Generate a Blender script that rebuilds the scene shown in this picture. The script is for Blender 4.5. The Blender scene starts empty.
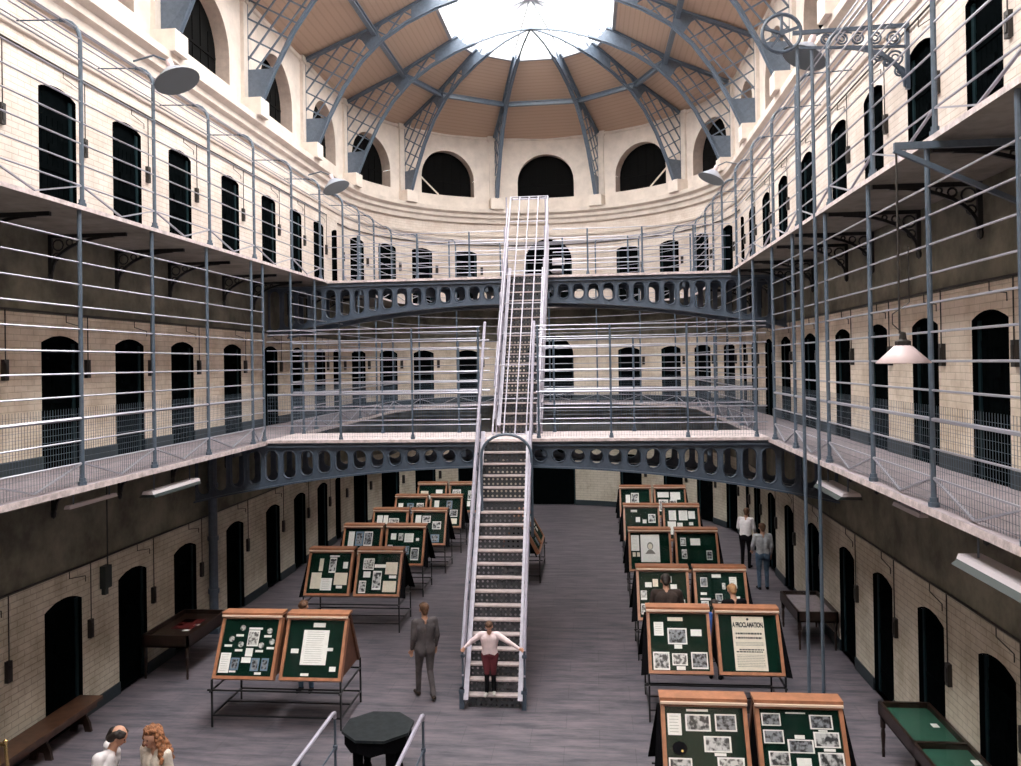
import bpy, bmesh, math, random
import numpy as np
from mathutils import Vector, Matrix
random.seed(7)
SC = bpy.context.scene
COL = SC.collection
PI = math.pi

# ------------------------------------------------------------------ camera
cam_d = bpy.data.cameras.new('camera')
cam = bpy.data.objects.new('camera', cam_d)
COL.objects.link(cam)
cr = Vector((0.99487726, 0.09977857, -0.01623172))
cu = Vector((0.0168647, -0.00550367, 0.99984263))
cf = Vector((-0.09967353, 0.99499445, 0.00715821))
cam.matrix_world = Matrix(((cr.x, cu.x, -cf.x, 0), (cr.y, cu.y, -cf.y, 0), (cr.z, cu.z, -cf.z, 6.03), (0, 0, 0, 1)))
cam_d.sensor_width = 36
cam_d.lens = 825.8 * 36 / 1021
cam_d.shift_y = -(383 - 357.32) / 1021
cam_d.clip_end = 300
SC.camera = cam

# ------------------------------------------------------------------ sky, daylight, exposure
W = bpy.data.worlds.new('overcast_sky')
SC.world = W
W.use_nodes = True
bg = W.node_tree.nodes['Background']
bg.inputs[0].default_value = (1.0, 0.985, 0.96, 1)
bg.inputs[1].default_value = 4.0
sun_d = bpy.data.lights.new('overcast_daylight', 'SUN')
sun_d.energy = 31.0
sun_d.angle = math.radians(150)
sun_d.color = (1.0, 0.965, 0.94)
sun = bpy.data.objects.new('overcast_daylight', sun_d)
sun.rotation_euler = (0, 0, 0)
COL.objects.link(sun)
SC.view_settings.view_transform = 'Standard'
SC.view_settings.look = 'None'
SC.view_settings.gamma = 1
SC.view_settings.use_curve_mapping = False
SC.view_settings.exposure = 0.0
SC.cycles.use_denoising = True
SC.cycles.max_bounces = 9
SC.cycles.diffuse_bounces = 7
SC.cycles.transparent_max_bounces = 16
SC.cycles.sample_clamp_indirect = 6.0

# ------------------------------------------------------------------ materials
def mat(name, col, rough=0.6, metal=0.0, var=0.0, vs=3.0, bump=0.0, bs=40.0, spec=0.5, col2=None):
    m = bpy.data.materials.new(name)
    m.use_nodes = True
    nt = m.node_tree
    b = nt.nodes['Principled BSDF']
    b.inputs['Base Color'].default_value = (*col, 1)
    b.inputs['Roughness'].default_value = rough
    b.inputs['Metallic'].default_value = metal
    b.inputs['Specular IOR Level'].default_value = spec
    tc = nt.nodes.new('ShaderNodeTexCoord')
    if var or col2:
        n = nt.nodes.new('ShaderNodeTexNoise')
        n.inputs['Scale'].default_value = vs
        n.inputs['Detail'].default_value = 6
        n.inputs['Roughness'].default_value = 0.65
        nt.links.new(tc.outputs['Object'], n.inputs['Vector'])
        r = nt.nodes.new('ShaderNodeValToRGB')
        c2 = col2 if col2 else tuple(max(0, c * (1 - var)) for c in col)
        c1 = col if col2 else tuple(min(1, c * (1 + var * 0.5)) for c in col)
        r.color_ramp.elements[0].position = 0.35
        r.color_ramp.elements[0].color = (*c2, 1)
        r.color_ramp.elements[1].position = 0.62
        r.color_ramp.elements[1].color = (*c1, 1)
        nt.links.new(n.outputs['Fac'], r.inputs[0])
        nt.links.new(r.outputs[0], b.inputs['Base Color'])
    if bump:
        n2 = nt.nodes.new('ShaderNodeTexNoise')
        n2.inputs['Scale'].default_value = bs
        n2.inputs['Detail'].default_value = 4
        nt.links.new(tc.outputs['Object'], n2.inputs['Vector'])
        bp = nt.nodes.new('ShaderNodeBump')
        bp.inputs['Strength'].default_value = bump
        bp.inputs['Distance'].default_value = 0.02
        nt.links.new(n2.outputs['Fac'], bp.inputs['Height'])
        nt.links.new(bp.outputs[0], b.inputs['Normal'])
    return m

def brick_mat(name, c1, c2, mort, stain, bump=0.5):
    m = bpy.data.materials.new(name)
    m.use_nodes = True
    nt = m.node_tree
    b = nt.nodes['Principled BSDF']
    b.inputs['Roughness'].default_value = 0.75
    b.inputs['Specular IOR Level'].default_value = 0.25
    uv = nt.nodes.new('ShaderNodeUVMap')
    uv.uv_map = 'UVMap'
    br = nt.nodes.new('ShaderNodeTexBrick')
    br.inputs['Scale'].default_value = 1.0
    br.inputs['Brick Width'].default_value = 0.30
    br.inputs['Row Height'].default_value = 0.10
    br.inputs['Mortar Size'].default_value = 0.008
    br.inputs['Mortar Smooth'].default_value = 0.4
    br.inputs['Color1'].default_value = (*c1, 1)
    br.inputs['Color2'].default_value = (*c2, 1)
    br.inputs['Mortar'].default_value = (*mort, 1)
    nt.links.new(uv.outputs[0], br.inputs['Vector'])
    tc = nt.nodes.new('ShaderNodeTexCoord')
    n = nt.nodes.new('ShaderNodeTexNoise')
    n.inputs['Scale'].default_value = 0.9
    n.inputs['Detail'].default_value = 8
    n.inputs['Roughness'].default_value = 0.7
    nt.links.new(tc.outputs['Object'], n.inputs['Vector'])
    r = nt.nodes.new('ShaderNodeValToRGB')
    r.color_ramp.elements[0].position = 0.38
    r.color_ramp.elements[0].color = (*stain, 1)
    r.color_ramp.elements[1].position = 0.58
    r.color_ramp.elements[1].color = (1, 1, 1, 1)
    nt.links.new(n.outputs['Fac'], r.inputs[0])
    mx = nt.nodes.new('ShaderNodeMix')
    mx.data_type = 'RGBA'
    mx.blend_type = 'MULTIPLY'
    mx.inputs['Factor'].default_value = 1.0
    nt.links.new(br.outputs['Color'], mx.inputs['A'])
    nt.links.new(r.outputs[0], mx.inputs['B'])
    nt.links.new(mx.outputs['Result'], b.inputs['Base Color'])
    bp = nt.nodes.new('ShaderNodeBump')
    bp.inputs['Strength'].default_value = bump
    bp.inputs['Distance'].default_value = 0.012
    inv = nt.nodes.new('ShaderNodeMath')
    inv.operation = 'SUBTRACT'
    inv.inputs[0].default_value = 1.0
    nt.links.new(br.outputs['Fac'], inv.inputs[1])
    nt.links.new(inv.outputs[0], bp.inputs['Height'])
    nt.links.new(bp.outputs[0], b.inputs['Normal'])
    return m

def glass_mat(name):
    m = bpy.data.materials.new(name)
    m.use_nodes = True
    nt = m.node_tree
    nt.nodes.clear()
    out = nt.nodes.new('ShaderNodeOutputMaterial')
    tr = nt.nodes.new('ShaderNodeBsdfTransparent')
    tr.inputs[0].default_value = (0.97, 0.98, 0.98, 1)
    gl = nt.nodes.new('ShaderNodeBsdfGlossy')
    gl.inputs['Roughness'].default_value = 0.08
    mx = nt.nodes.new('ShaderNodeMixShader')
    mx.inputs[0].default_value = 0.05
    nt.links.new(tr.outputs[0], mx.inputs[1])
    nt.links.new(gl.outputs[0], mx.inputs[2])
    nt.links.new(mx.outputs[0], out.inputs[0])
    return m

def photo_mat(name, seed, lo, hi, scale=9.0):
    """a printed picture: dark and pale shapes"""
    m = bpy.data.materials.new(name)
    m.use_nodes = True
    nt = m.node_tree
    b = nt.nodes['Principled BSDF']
    b.inputs['Roughness'].default_value = 0.4
    tc = nt.nodes.new('ShaderNodeTexCoord')
    mp = nt.nodes.new('ShaderNodeMapping')
    mp.inputs['Location'].default_value = (seed * 3.1, seed * 1.7, seed)
    mp.inputs['Scale'].default_value = (scale, scale, scale)
    nt.links.new(tc.outputs['Object'], mp.inputs[0])
    v = nt.nodes.new('ShaderNodeTexNoise')
    v.inputs['Scale'].default_value = 1.6
    v.inputs['Detail'].default_value = 3
    nt.links.new(mp.outputs[0], v.inputs['Vector'])
    r = nt.nodes.new('ShaderNodeValToRGB')
    r.color_ramp.elements[0].position = 0.42
    r.color_ramp.elements[0].color = (*lo, 1)
    r.color_ramp.elements[1].position = 0.58
    r.color_ramp.elements[1].color = (*hi, 1)
    nt.links.new(v.outputs['Fac'], r.inputs[0])
    nt.links.new(r.outputs[0], b.inputs['Base Color'])
    return m

M = {}
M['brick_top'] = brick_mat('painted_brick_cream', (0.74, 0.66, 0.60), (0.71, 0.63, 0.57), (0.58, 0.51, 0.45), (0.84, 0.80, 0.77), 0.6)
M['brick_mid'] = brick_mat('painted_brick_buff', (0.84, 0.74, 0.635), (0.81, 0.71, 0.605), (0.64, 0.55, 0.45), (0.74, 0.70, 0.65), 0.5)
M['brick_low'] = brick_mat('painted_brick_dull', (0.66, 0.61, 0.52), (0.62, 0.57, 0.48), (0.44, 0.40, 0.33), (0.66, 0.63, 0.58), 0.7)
M['shaded_render_band'] = mat('grey_green_render_deck_shade', (0.19, 0.18, 0.14), 0.85, var=0.5, vs=1.2, bump=0.3, bs=9)  # render colour, partly holding the shadow of the deck above
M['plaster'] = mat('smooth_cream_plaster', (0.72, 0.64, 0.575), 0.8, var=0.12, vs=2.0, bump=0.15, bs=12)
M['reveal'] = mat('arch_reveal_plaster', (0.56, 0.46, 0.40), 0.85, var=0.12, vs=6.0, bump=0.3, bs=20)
M['board'] = mat('tan_ceiling_boards', (0.52, 0.33, 0.22), 0.8, var=0.12, vs=2.0)
M['slab'] = mat('lilac_stone_slab', (0.30, 0.255, 0.275), 0.7, var=0.2, vs=5.0, bump=0.2)
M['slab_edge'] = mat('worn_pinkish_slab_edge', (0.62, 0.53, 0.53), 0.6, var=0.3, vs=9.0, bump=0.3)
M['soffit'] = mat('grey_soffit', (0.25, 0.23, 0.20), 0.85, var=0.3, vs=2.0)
M['teal_base'] = mat('dark_teal_paint', (0.02, 0.032, 0.04), 0.5)
M['iron'] = mat('blue_grey_painted_iron', (0.085, 0.115, 0.155), 0.42, var=0.15, vs=14.0, spec=0.5)
M['iron_girder'] = mat('slate_blue_painted_iron', (0.068, 0.092, 0.130), 0.45, var=0.2, vs=8.0)
M['riser_iron'] = mat('dark_grey_riser_iron', (0.035, 0.038, 0.044), 0.5)
M['tread_worn'] = mat('worn_pinkish_tread', (0.50, 0.42, 0.42), 0.4, var=0.2, vs=12)
M['iron_lite'] = mat('pale_lilac_painted_iron', (0.40, 0.38, 0.46), 0.35, var=0.15, vs=10.0)
M['rail'] = mat('silver_grey_rail_paint', (0.36, 0.36, 0.42), 0.28, metal=0.3)
M['roof_iron'] = mat('roof_truss_blue_grey', (0.12, 0.155, 0.205), 0.4, var=0.15, vs=9.0)
M['black_iron'] = mat('black_iron', (0.012, 0.013, 0.015), 0.4)
M['door'] = mat('black_green_door_paint', (0.0022, 0.0032, 0.0036), 0.75, var=0.3, vs=6.0, spec=0.0)
M['door_frame'] = mat('dark_teal_door_frame', (0.006, 0.020, 0.025), 0.5, spec=0.3)
M['lockbox'] = mat('dark_brown_iron', (0.02, 0.016, 0.014), 0.5)
M['dark_void'] = mat('dark_arch_space', (0.003, 0.003, 0.003), 0.85, spec=0.1)  # shade of the space behind the arches, put into a near-black colour
M['wood'] = mat('orange_varnished_wood', (0.40, 0.175, 0.095), 0.33, var=0.25, vs=7.0, spec=0.6)
M['edge_highlight'] = mat('painted_edge_highlight', (0.80, 0.62, 0.50), 0.35)  # highlight on the cases' top edge, put into a pale colour
M['wood_brown'] = mat('brown_board', (0.13, 0.05, 0.025), 0.5, var=0.3, vs=8.0)
M['dark_wood'] = mat('dark_stained_wood', (0.020, 0.010, 0.007), 0.35, var=0.4, vs=6.0)
M['bench'] = mat('brown_bench_wood', (0.075, 0.035, 0.02), 0.4, var=0.4, vs=6.0)
M['felt'] = mat('dark_green_felt', (0.0028, 0.019, 0.0125), 0.9, var=0.2, vs=20.0, spec=0.05)
M['felt_lit'] = mat('green_baize', (0.006, 0.062, 0.036), 0.8, var=0.15, vs=5.0)
M['black_panel'] = mat('black_cloth', (0.004, 0.004, 0.005), 0.9, spec=0.05)
M['paper'] = mat('white_paper', (0.92, 0.90, 0.87), 0.6, var=0.06, vs=15.0)
M['paper_cream'] = mat('cream_paper', (0.82, 0.74, 0.62), 0.6, var=0.08, vs=15.0)
M['paper_blue'] = mat('blue_grey_paper', (0.16, 0.24, 0.34), 0.5)
M['ink'] = mat('black_ink', (0.02, 0.02, 0.02), 0.6)
M['ink_grey'] = mat('faded_ink', (0.22, 0.20, 0.18), 0.6)
M['photo1'] = photo_mat('grey_photograph', 1, (0.03, 0.03, 0.035), (0.62, 0.61, 0.62))
M['photo2'] = photo_mat('dark_photograph', 2, (0.015, 0.015, 0.02), (0.30, 0.31, 0.34), 12)
M['photo3'] = photo_mat('pale_photograph', 5, (0.12, 0.11, 0.11), (0.68, 0.66, 0.64), 14)
M['lamp'] = mat('grey_enamel', (0.36, 0.39, 0.46), 0.35)
M['lamp_in'] = mat('dull_grey_lining', (0.16, 0.19, 0.21), 0.5)
M['lamp_pink'] = mat('pinkish_enamel', (0.62, 0.50, 0.51), 0.4)
M['white_metal'] = mat('white_enamelled_tray', (0.55, 0.50, 0.53), 0.4)
M['green_grey'] = mat('grey_green_reflector', (0.018, 0.027, 0.026), 0.6)
M['brass'] = mat('polished_brass', (0.75, 0.52, 0.22), 0.25, metal=0.9)
M['red'] = mat('dark_red_lining', (0.12, 0.012, 0.012), 0.6)
M['glass'] = glass_mat('thin_clear_glass')
M['bar_white'] = mat('grey_glazing_bar', (0.30, 0.31, 0.34), 0.5)
# people
M['skin'] = mat('skin', (0.52, 0.28, 0.19), 0.55)
M['white_cloth'] = mat('white_cotton', (0.74, 0.70, 0.72), 0.85, var=0.12, vs=9, bump=0.4, bs=14)
M['pink_cloth'] = mat('pale_pink_cotton', (0.72, 0.58, 0.60), 0.85, var=0.12, vs=9, bump=0.4, bs=14)
M['maroon'] = mat('maroon_cloth', (0.10, 0.012, 0.02), 0.85)
M['black_cloth'] = mat('black_clothing', (0.006, 0.006, 0.008), 0.95, spec=0.1)
M['brown_cloth'] = mat('dark_brown_wool', (0.035, 0.022, 0.018), 0.95, var=0.3, vs=12)
M['denim'] = mat('blue_denim', (0.07, 0.12, 0.19), 0.9, var=0.3, vs=14)
M['grey_cloth'] = mat('pale_grey_jacket', (0.42, 0.43, 0.46), 0.9, var=0.3, vs=8)
M['blue_cloth'] = mat('bright_blue_cloth', (0.03, 0.10, 0.35), 0.9)
M['beige_cloth'] = mat('off_white_knit', (0.62, 0.55, 0.48), 0.95, var=0.15, vs=14, bump=0.5, bs=30)
M['smoke_cloth'] = mat('grey_brown_coat', (0.075, 0.064, 0.068), 0.95, var=0.3, vs=6)
M['hair_brown'] = mat('brown_hair', (0.10, 0.045, 0.02), 0.7, var=0.5, vs=30, bump=0.8, bs=60)
M['hair_auburn'] = mat('auburn_curly_hair', (0.30, 0.12, 0.05), 0.7, var=0.6, vs=30, bump=1.0, bs=50)
M['hair_dark'] = mat('dark_hair', (0.018, 0.011, 0.009), 0.6, var=0.4, vs=30)
M['hair_fair'] = mat('fair_hair', (0.38, 0.20, 0.09), 0.7, var=0.4, vs=30)
M['shoe_white'] = mat('white_trainer', (0.6, 0.58, 0.55), 0.6)
M['eye'] = mat('dark_eye', (0.01, 0.008, 0.006), 0.2)
M['lip'] = mat('lips', (0.40, 0.10, 0.09), 0.5)

def floor_mat():
    m = bpy.data.materials.new('worn_grey_flagstones')
    m.use_nodes = True
    nt = m.node_tree
    b = nt.nodes['Principled BSDF']
    b.inputs['Roughness'].default_value = 0.5
    b.inputs['Specular IOR Level'].default_value = 0.35
    tc = nt.nodes.new('ShaderNodeTexCoord')
    br = nt.nodes.new('ShaderNodeTexBrick')
    br.inputs['Scale'].default_value = 1.0
    br.inputs['Brick Width'].default_value = 1.1
    br.inputs['Row Height'].default_value = 0.62
    br.inputs['Mortar Size'].default_value = 0.006
    br.inputs['Color1'].default_value = (0.118, 0.112, 0.128, 1)
    br.inputs['Color2'].default_value = (0.108, 0.104, 0.120, 1)
    br.inputs['Mortar'].default_value = (0.085, 0.082, 0.095, 1)
    nt.links.new(tc.outputs['Object'], br.inputs['Vector'])
    mp = nt.nodes.new('ShaderNodeMapping')
    mp.inputs['Scale'].default_value = (0.6, 3.4, 1)
    nt.links.new(tc.outputs['Object'], mp.inputs[0])
    n = nt.nodes.new('ShaderNodeTexNoise')
    n.inputs['Scale'].default_value = 1.6
    n.inputs['Detail'].default_value = 9
    n.inputs['Roughness'].default_value = 0.72
    nt.links.new(mp.outputs[0], n.inputs['Vector'])
    r = nt.nodes.new('ShaderNodeValToRGB')
    r.color_ramp.elements[0].position = 0.36
    r.color_ramp.elements[0].color = (0.50, 0.53, 0.58, 1)
    r.color_ramp.elements[1].position = 0.64
    r.color_ramp.elements[1].color = (1.60, 1.42, 1.40, 1)
    nt.links.new(n.outputs['Fac'], r.inputs[0])
    mx = nt.nodes.new('ShaderNodeMix')
    mx.data_type = 'RGBA'
    mx.blend_type = 'MULTIPLY'
    mx.inputs['Factor'].default_value = 1.0
    nt.links.new(br.outputs['Color'], mx.inputs['A'])
    nt.links.new(r.outputs[0], mx.inputs['B'])
    nt.links.new(mx.outputs['Result'], b.inputs['Base Color'])
    bp = nt.nodes.new('ShaderNodeBump')
    bp.inputs['Strength'].default_value = 0.25
    bp.inputs['Distance'].default_value = 0.01
    nt.links.new(n.outputs['Fac'], bp.inputs['Height'])
    nt.links.new(bp.outputs[0], b.inputs['Normal'])
    return m
M['floor'] = floor_mat()

# ------------------------------------------------------------------ mesh builder
class MB:
    def __init__(s):
        s.v = []; s.f = []; s.mi = []; s.mats = []; s.uv = {}
        s.cur = 0
    def use(s, mname):
        if mname not in s.mats: s.mats.append(mname)
        s.cur = s.mats.index(mname)
        return s
    def face(s, idx, uv=None):
        s.f.append(tuple(idx)); s.mi.append(s.cur)
        if uv: s.uv[len(s.f) - 1] = uv
    def poly(s, pts, uv=None):
        b = len(s.v); s.v += [tuple(p) for p in pts]
        s.face(range(b, b + len(pts)), uv)
    def hexa(s, p):
        """8 points: bottom loop 0-3, top loop 4-7"""
        b = len(s.v); s.v += [tuple(q) for q in p]
        for q in ((0, 3, 2, 1), (4, 5, 6, 7), (0, 1, 5, 4), (1, 2, 6, 5), (2, 3, 7, 6), (3, 0, 4, 7)):
            s.face([b + i for i in q])
    def box(s, x0, x1, y0, y1, z0, z1):
        s.hexa([(x0, y0, z0), (x1, y0, z0), (x1, y1, z0), (x0, y1, z0), (x0, y0, z1), (x1, y0, z1), (x1, y1, z1), (x0, y1, z1)])
        return s
    def bar(s, a, b, w, h, up=(0, 0, 1)):
        """rectangular bar from a to b, w across, h along up"""
        a = Vector(a); b = Vector(b); d = (b - a).normalized(); upv = Vector(up)
        side = d.cross(upv)
        if side.length < 1e-4: side = d.cross(Vector((1, 0, 0)))
        side.normalize(); u2 = side.cross(d).normalized()
        sx = side * w / 2; uy = u2 * h / 2
        s.hexa([a - sx - uy, a + sx - uy, b + sx - uy, b - sx - uy, a - sx + uy, a + sx + uy, b + sx + uy, b - sx + uy])
        return s
    def tube(s, pts, r, n=6, closed=False, radii=None):
        P = [Vector(p) for p in pts]
        rings = []
        m = len(P)
        ref = None
        for i in range(m):
            if closed: d = (P[(i + 1) % m] - P[i - 1])
            elif i == 0: d = P[1] - P[0]
            elif i == m - 1: d = P[-1] - P[-2]
            else: d = P[i + 1] - P[i - 1]
            if d.length < 1e-9: d = Vector((0, 0, 1))
            d.normalize()
            if ref is None:
                ref = Vector((0, 0, 1)) if abs(d.z) < 0.9 else Vector((1, 0, 0))
            a = d.cross(ref)
            if a.length < 1e-3:
                ref = Vector((1, 0, 0)) if abs(d.x) < 0.9 else Vector((0, 1, 0)); a = d.cross(ref)
            a.normalize(); b2 = a.cross(d).normalized(); ref = b2
            rr = radii[i] if radii else r
            base = len(s.v)
            for k in range(n):
                t = 2 * PI * k / n
                s.v.append(tuple(P[i] + a * math.cos(t) * rr + b2 * math.sin(t) * rr))
            rings.append(base)
        rng = range(m) if closed else range(m - 1)
        for i in rng:
            a0 = rings[i]; b0 = rings[(i + 1) % m]
            for k in range(n):
                k2 = (k + 1) % n
                s.face((a0 + k, a0 + k2, b0 + k2, b0 + k))
        if not closed:
            s.face([rings[0] + k for k in range(n)][::-1])
            s.face([rings[-1] + k for k in range(n)])
        return s
    def lathe(s, prof, n=16, c=(0, 0, 0), tf=None):
        base = len(s.v)
        for (r, z) in prof:
            for k in range(n):
                t = 2 * PI * k / n
                p = Vector((r * math.cos(t), r * math.sin(t), z))
                if tf: p = tf @ p
                s.v.append((p.x + c[0], p.y + c[1], p.z + c[2]))
        for i in range(len(prof) - 1):
            for k in range(n):
                k2 = (k + 1) % n
                s.face((base + i * n + k, base + i * n + k2, base + (i + 1) * n + k2, base + (i + 1) * n + k))
        return s
    def prism(s, outline, fn, d0, d1):
        """outline: (u,v) list, fn(u,v,w)->xyz; closed solid between w=d0,d1"""
        n = len(outline); b = len(s.v)
        for w in (d0, d1):
            for (u, v) in outline: s.v.append(tuple(fn(u, v, w)))
        s.face([b + i for i in range(n)][::-1])
        s.face([b + n + i for i in range(n)])
        for i in range(n):
            j = (i + 1) % n
            s.face((b + i, b + j, b + n + j, b + n + i))
        return s
    def holed(s, u0, u1, lo, hi, hole, fn, d0, d1):
        """plate cell between u0,u1, lo(u)..hi(u) with convex hole outline (u,v) list"""
        n = len(hole)
        cu_ = sum(p[0] for p in hole) / n; cv_ = sum(p[1] for p in hole) / n
        outer = []
        for (u, v) in hole:
            du, dv = u - cu_, v - cv_
            best = 1e9
            for _ in range(1):
                cands = []
                if du > 1e-9: cands.append((u1 - cu_) / du)
                if du < -1e-9: cands.append((u0 - cu_) / du)
                # top / bottom taken at the hit u by iteration
                if dv > 1e-9:
                    t = (hi(cu_) - cv_) / dv
                    for _k in range(3): t = (hi(min(u1, max(u0, cu_ + du * t))) - cv_) / dv
                    cands.append(t)
                if dv < -1e-9:
                    t = (lo(cu_) - cv_) / dv
                    for _k in range(3): t = (lo(min(u1, max(u0, cu_ + du * t))) - cv_) / dv
                    cands.append(t)
                best = min(cands)
            outer.append((cu_ + du * best, cv_ + dv * best))
        corners = [(u1, hi(u1)), (u0, hi(u0)), (u0, lo(u0)), (u1, lo(u1))]
        ang = lambda p: math.atan2(p[1] - cv_, p[0] - cu_) % (2 * PI)
        for side, w in ((0, d0), (1, d1)):
            b = len(s.v)
            for p in hole: s.v.append(tuple(fn(p[0], p[1], w)))
            for p in outer: s.v.append(tuple(fn(p[0], p[1], w)))
            for p in corners: s.v.append(tuple(fn(p[0], p[1], w)))
            for i in range(n):
                j = (i + 1) % n
                loop = [b + i, b + n + i]
                a0, a1 = ang(outer[i]), ang(outer[j])
                if a1 < a0: a1 += 2 * PI
                for ci, c in enumerate(corners):
                    ac = ang(c)
                    if ac < a0: ac += 2 * PI
                    if a0 + 1e-6 < ac < a1 - 1e-6: loop.append(b + 2 * n + ci)
                loop += [b + n + j, b + j]
                s.face(loop if side else loop[::-1])
        b = len(s.v)
        for w in (d0, d1):
            for p in hole: s.v.append(tuple(fn(p[0], p[1], w)))
        for i in range(n):
            j = (i + 1) % n
            s.face((b + i, b + j, b + n + j, b + n + i))
        return s
    def mesh(s, name, smooth=False):
        me = bpy.data.meshes.new(name)
        me.from_pydata(s.v, [], s.f)
        for m in (s.mats or ['iron']): me.materials.append(M[m])
        me.polygons.foreach_set('material_index', s.mi)
        if s.uv:
            uvl = me.uv_layers.new(name='UVMap')
            for fi, uv in s.uv.items():
                p = me.polygons[fi]
                for k, li in enumerate(p.loop_indices): uvl.data[li].uv = uv[k]
        if smooth: me.polygons.foreach_set('use_smooth', [True] * len(s.f))
        me.update()
        return me
    def build(s, name, mname=None, parent=None, smooth=False, loc=None):
        if mname: s.mats = [mname]; s.mi = [0] * len(s.f)
        o = bpy.data.objects.new(name, s.mesh(name, smooth))
        COL.objects.link(o)
        if loc: o.location = loc
        if parent: o.parent = parent
        return o

def tag(o, label=None, cat=None, group=None, kind=None):
    if label: o['label'] = label
    if cat: o['category'] = cat
    if group: o['group'] = group
    if kind: o['kind'] = kind
    return o
def empty(name, loc, label=None, cat=None, group=None, rz=0, kind=None):
    o = bpy.data.objects.new(name, None)
    COL.objects.link(o)
    o.location = loc; o.rotation_euler = (0, 0, rz); o.empty_display_size = 0.2
    return tag(o, label, cat, group, kind)
KIDS = {}
def copy_tree(src, loc, rz=None, label=None, group=None):
    o = src.copy(); COL.objects.link(o); o.location = loc
    if rz is not None: o.rotation_euler = (0, 0, rz)
    if label: o['label'] = label
    if group: o['group'] = group
    def rec(a, b):
        for ch in [x for x in list(COL.objects) if x.parent == a]:
            c = ch.copy(); COL.objects.link(c); c.parent = b; rec(ch, c)
    rec(src, o)
    return o

# ------------------------------------------------------------------ plan of the hall
CX, CY, RW = -1.95, 28.2, 6.93          # wall: straight sides and a round far end
EX, RE = -1.76, 5.28                    # gallery edge
YS = -4.0
LS = CY - YS
def P(cx, R, k, v):
    if k == 'L': return (cx - R, v)
    if k == 'R': return (cx + R, v)
    return (cx + R * math.sin(v), CY + R * math.cos(v))
def Nn(k, v):
    if k == 'L': return (1.0, 0.0)
    if k == 'R': return (-1.0, 0.0)
    return (-math.sin(v), -math.cos(v))
def s_of(k, v):
    if k == 'L': return v - YS
    if k == 'A': return LS + RW * (v + PI / 2)
    return LS + RW * PI + (CY - v)
def kv_of(s):
    if s <= LS: return 'L', YS + s
    if s <= LS + RW * PI: return 'A', (s - LS) / RW - PI / 2
    return 'R', CY - (s - LS - RW * PI)
def wp(s, off=0.0):
    k, v = kv_of(s); p = P(CX, RW, k, v); n = Nn(k, v)
    return (p[0] + n[0] * off, p[1] + n[1] * off)
D1, D2 = 4.43, 8.32
YD = [4.9, 6.9, 8.93, 10.97, 13.02, 15.1, 17.15, 19.65, 22.08, 24.17, 26.26, 28.1]
THL = [-75.75, -60.25, -45.25, -28.5]
THR = [29.5, 46.25, 60.75, 76.75]
doorpos = [('L', y) for y in YD] + [('A', math.radians(t)) for t in THL] + [('A', math.radians(1.0))] + \
          [('A', math.radians(t)) for t in THR] + [('R', y) for y in YD[::-1]]
RIBY = [12.1, 16.25, 20.6, 24.95]
RIBA = [-82.25, -52.25, -17.5, 19.5, 52.75, 83]
ARCHY = [10.1, 14.2, 18.5, 22.8, 27.0]
ARCHA = [-68, -35, 0.5, 35.5, 67.5]
archpos = [('L', y) for y in ARCHY] + [('A', math.radians(t)) for t in ARCHA] + [('R', y) for y in ARCHY[::-1]]

# hole: centre s, half width, z bottom, z spring, z top, depth, kind
holes = []
for lev, zf in enumerate((0.0, D1, D2)):
    for i, (k, v) in enumerate(doorpos):
        sc = s_of(k, v)
        if k == 'A' and abs(v) < 0.1:
            tops = {0: (2.55, 2.75), 1: (6.35, 7.2), 2: (10.35, 11.3)}[lev]
            holes.append(dict(s=sc, w=1.0, zb=zf, zs=tops[0], zt=tops[1], d=0.16, kind='big', lev=lev, k=k, v=v))
        else:
            zt = (2.22, 6.61, 10.78)[lev]
            holes.append(dict(s=sc, w=0.49, zb=zf, zs=zt - 0.12, zt=zt, d=0.10, kind='door', lev=lev, k=k, v=v))
for k, v in archpos:
    holes.append(dict(s=s_of(k, v), w=1.2, zb=13.05, zs=13.72, zt=14.92, d=0.36, kind='arch', lev=3, k=k, v=v))
def ztop(h, s):
    t = max(-1.0, min(1.0, (s - h['s']) / h['w']))
    H = h['zt'] - h['zs']
    if h['kind'] == 'door':       # flattened segmental head
        R_ = (h['w'] ** 2 + H ** 2) / (2 * H)
        return h['zs'] - (R_ - H) + math.sqrt(max(0, R_ * R_ - (t * h['w']) ** 2))
    return h['zs'] + H * math.sqrt(max(0.0, 1 - t * t))

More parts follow.
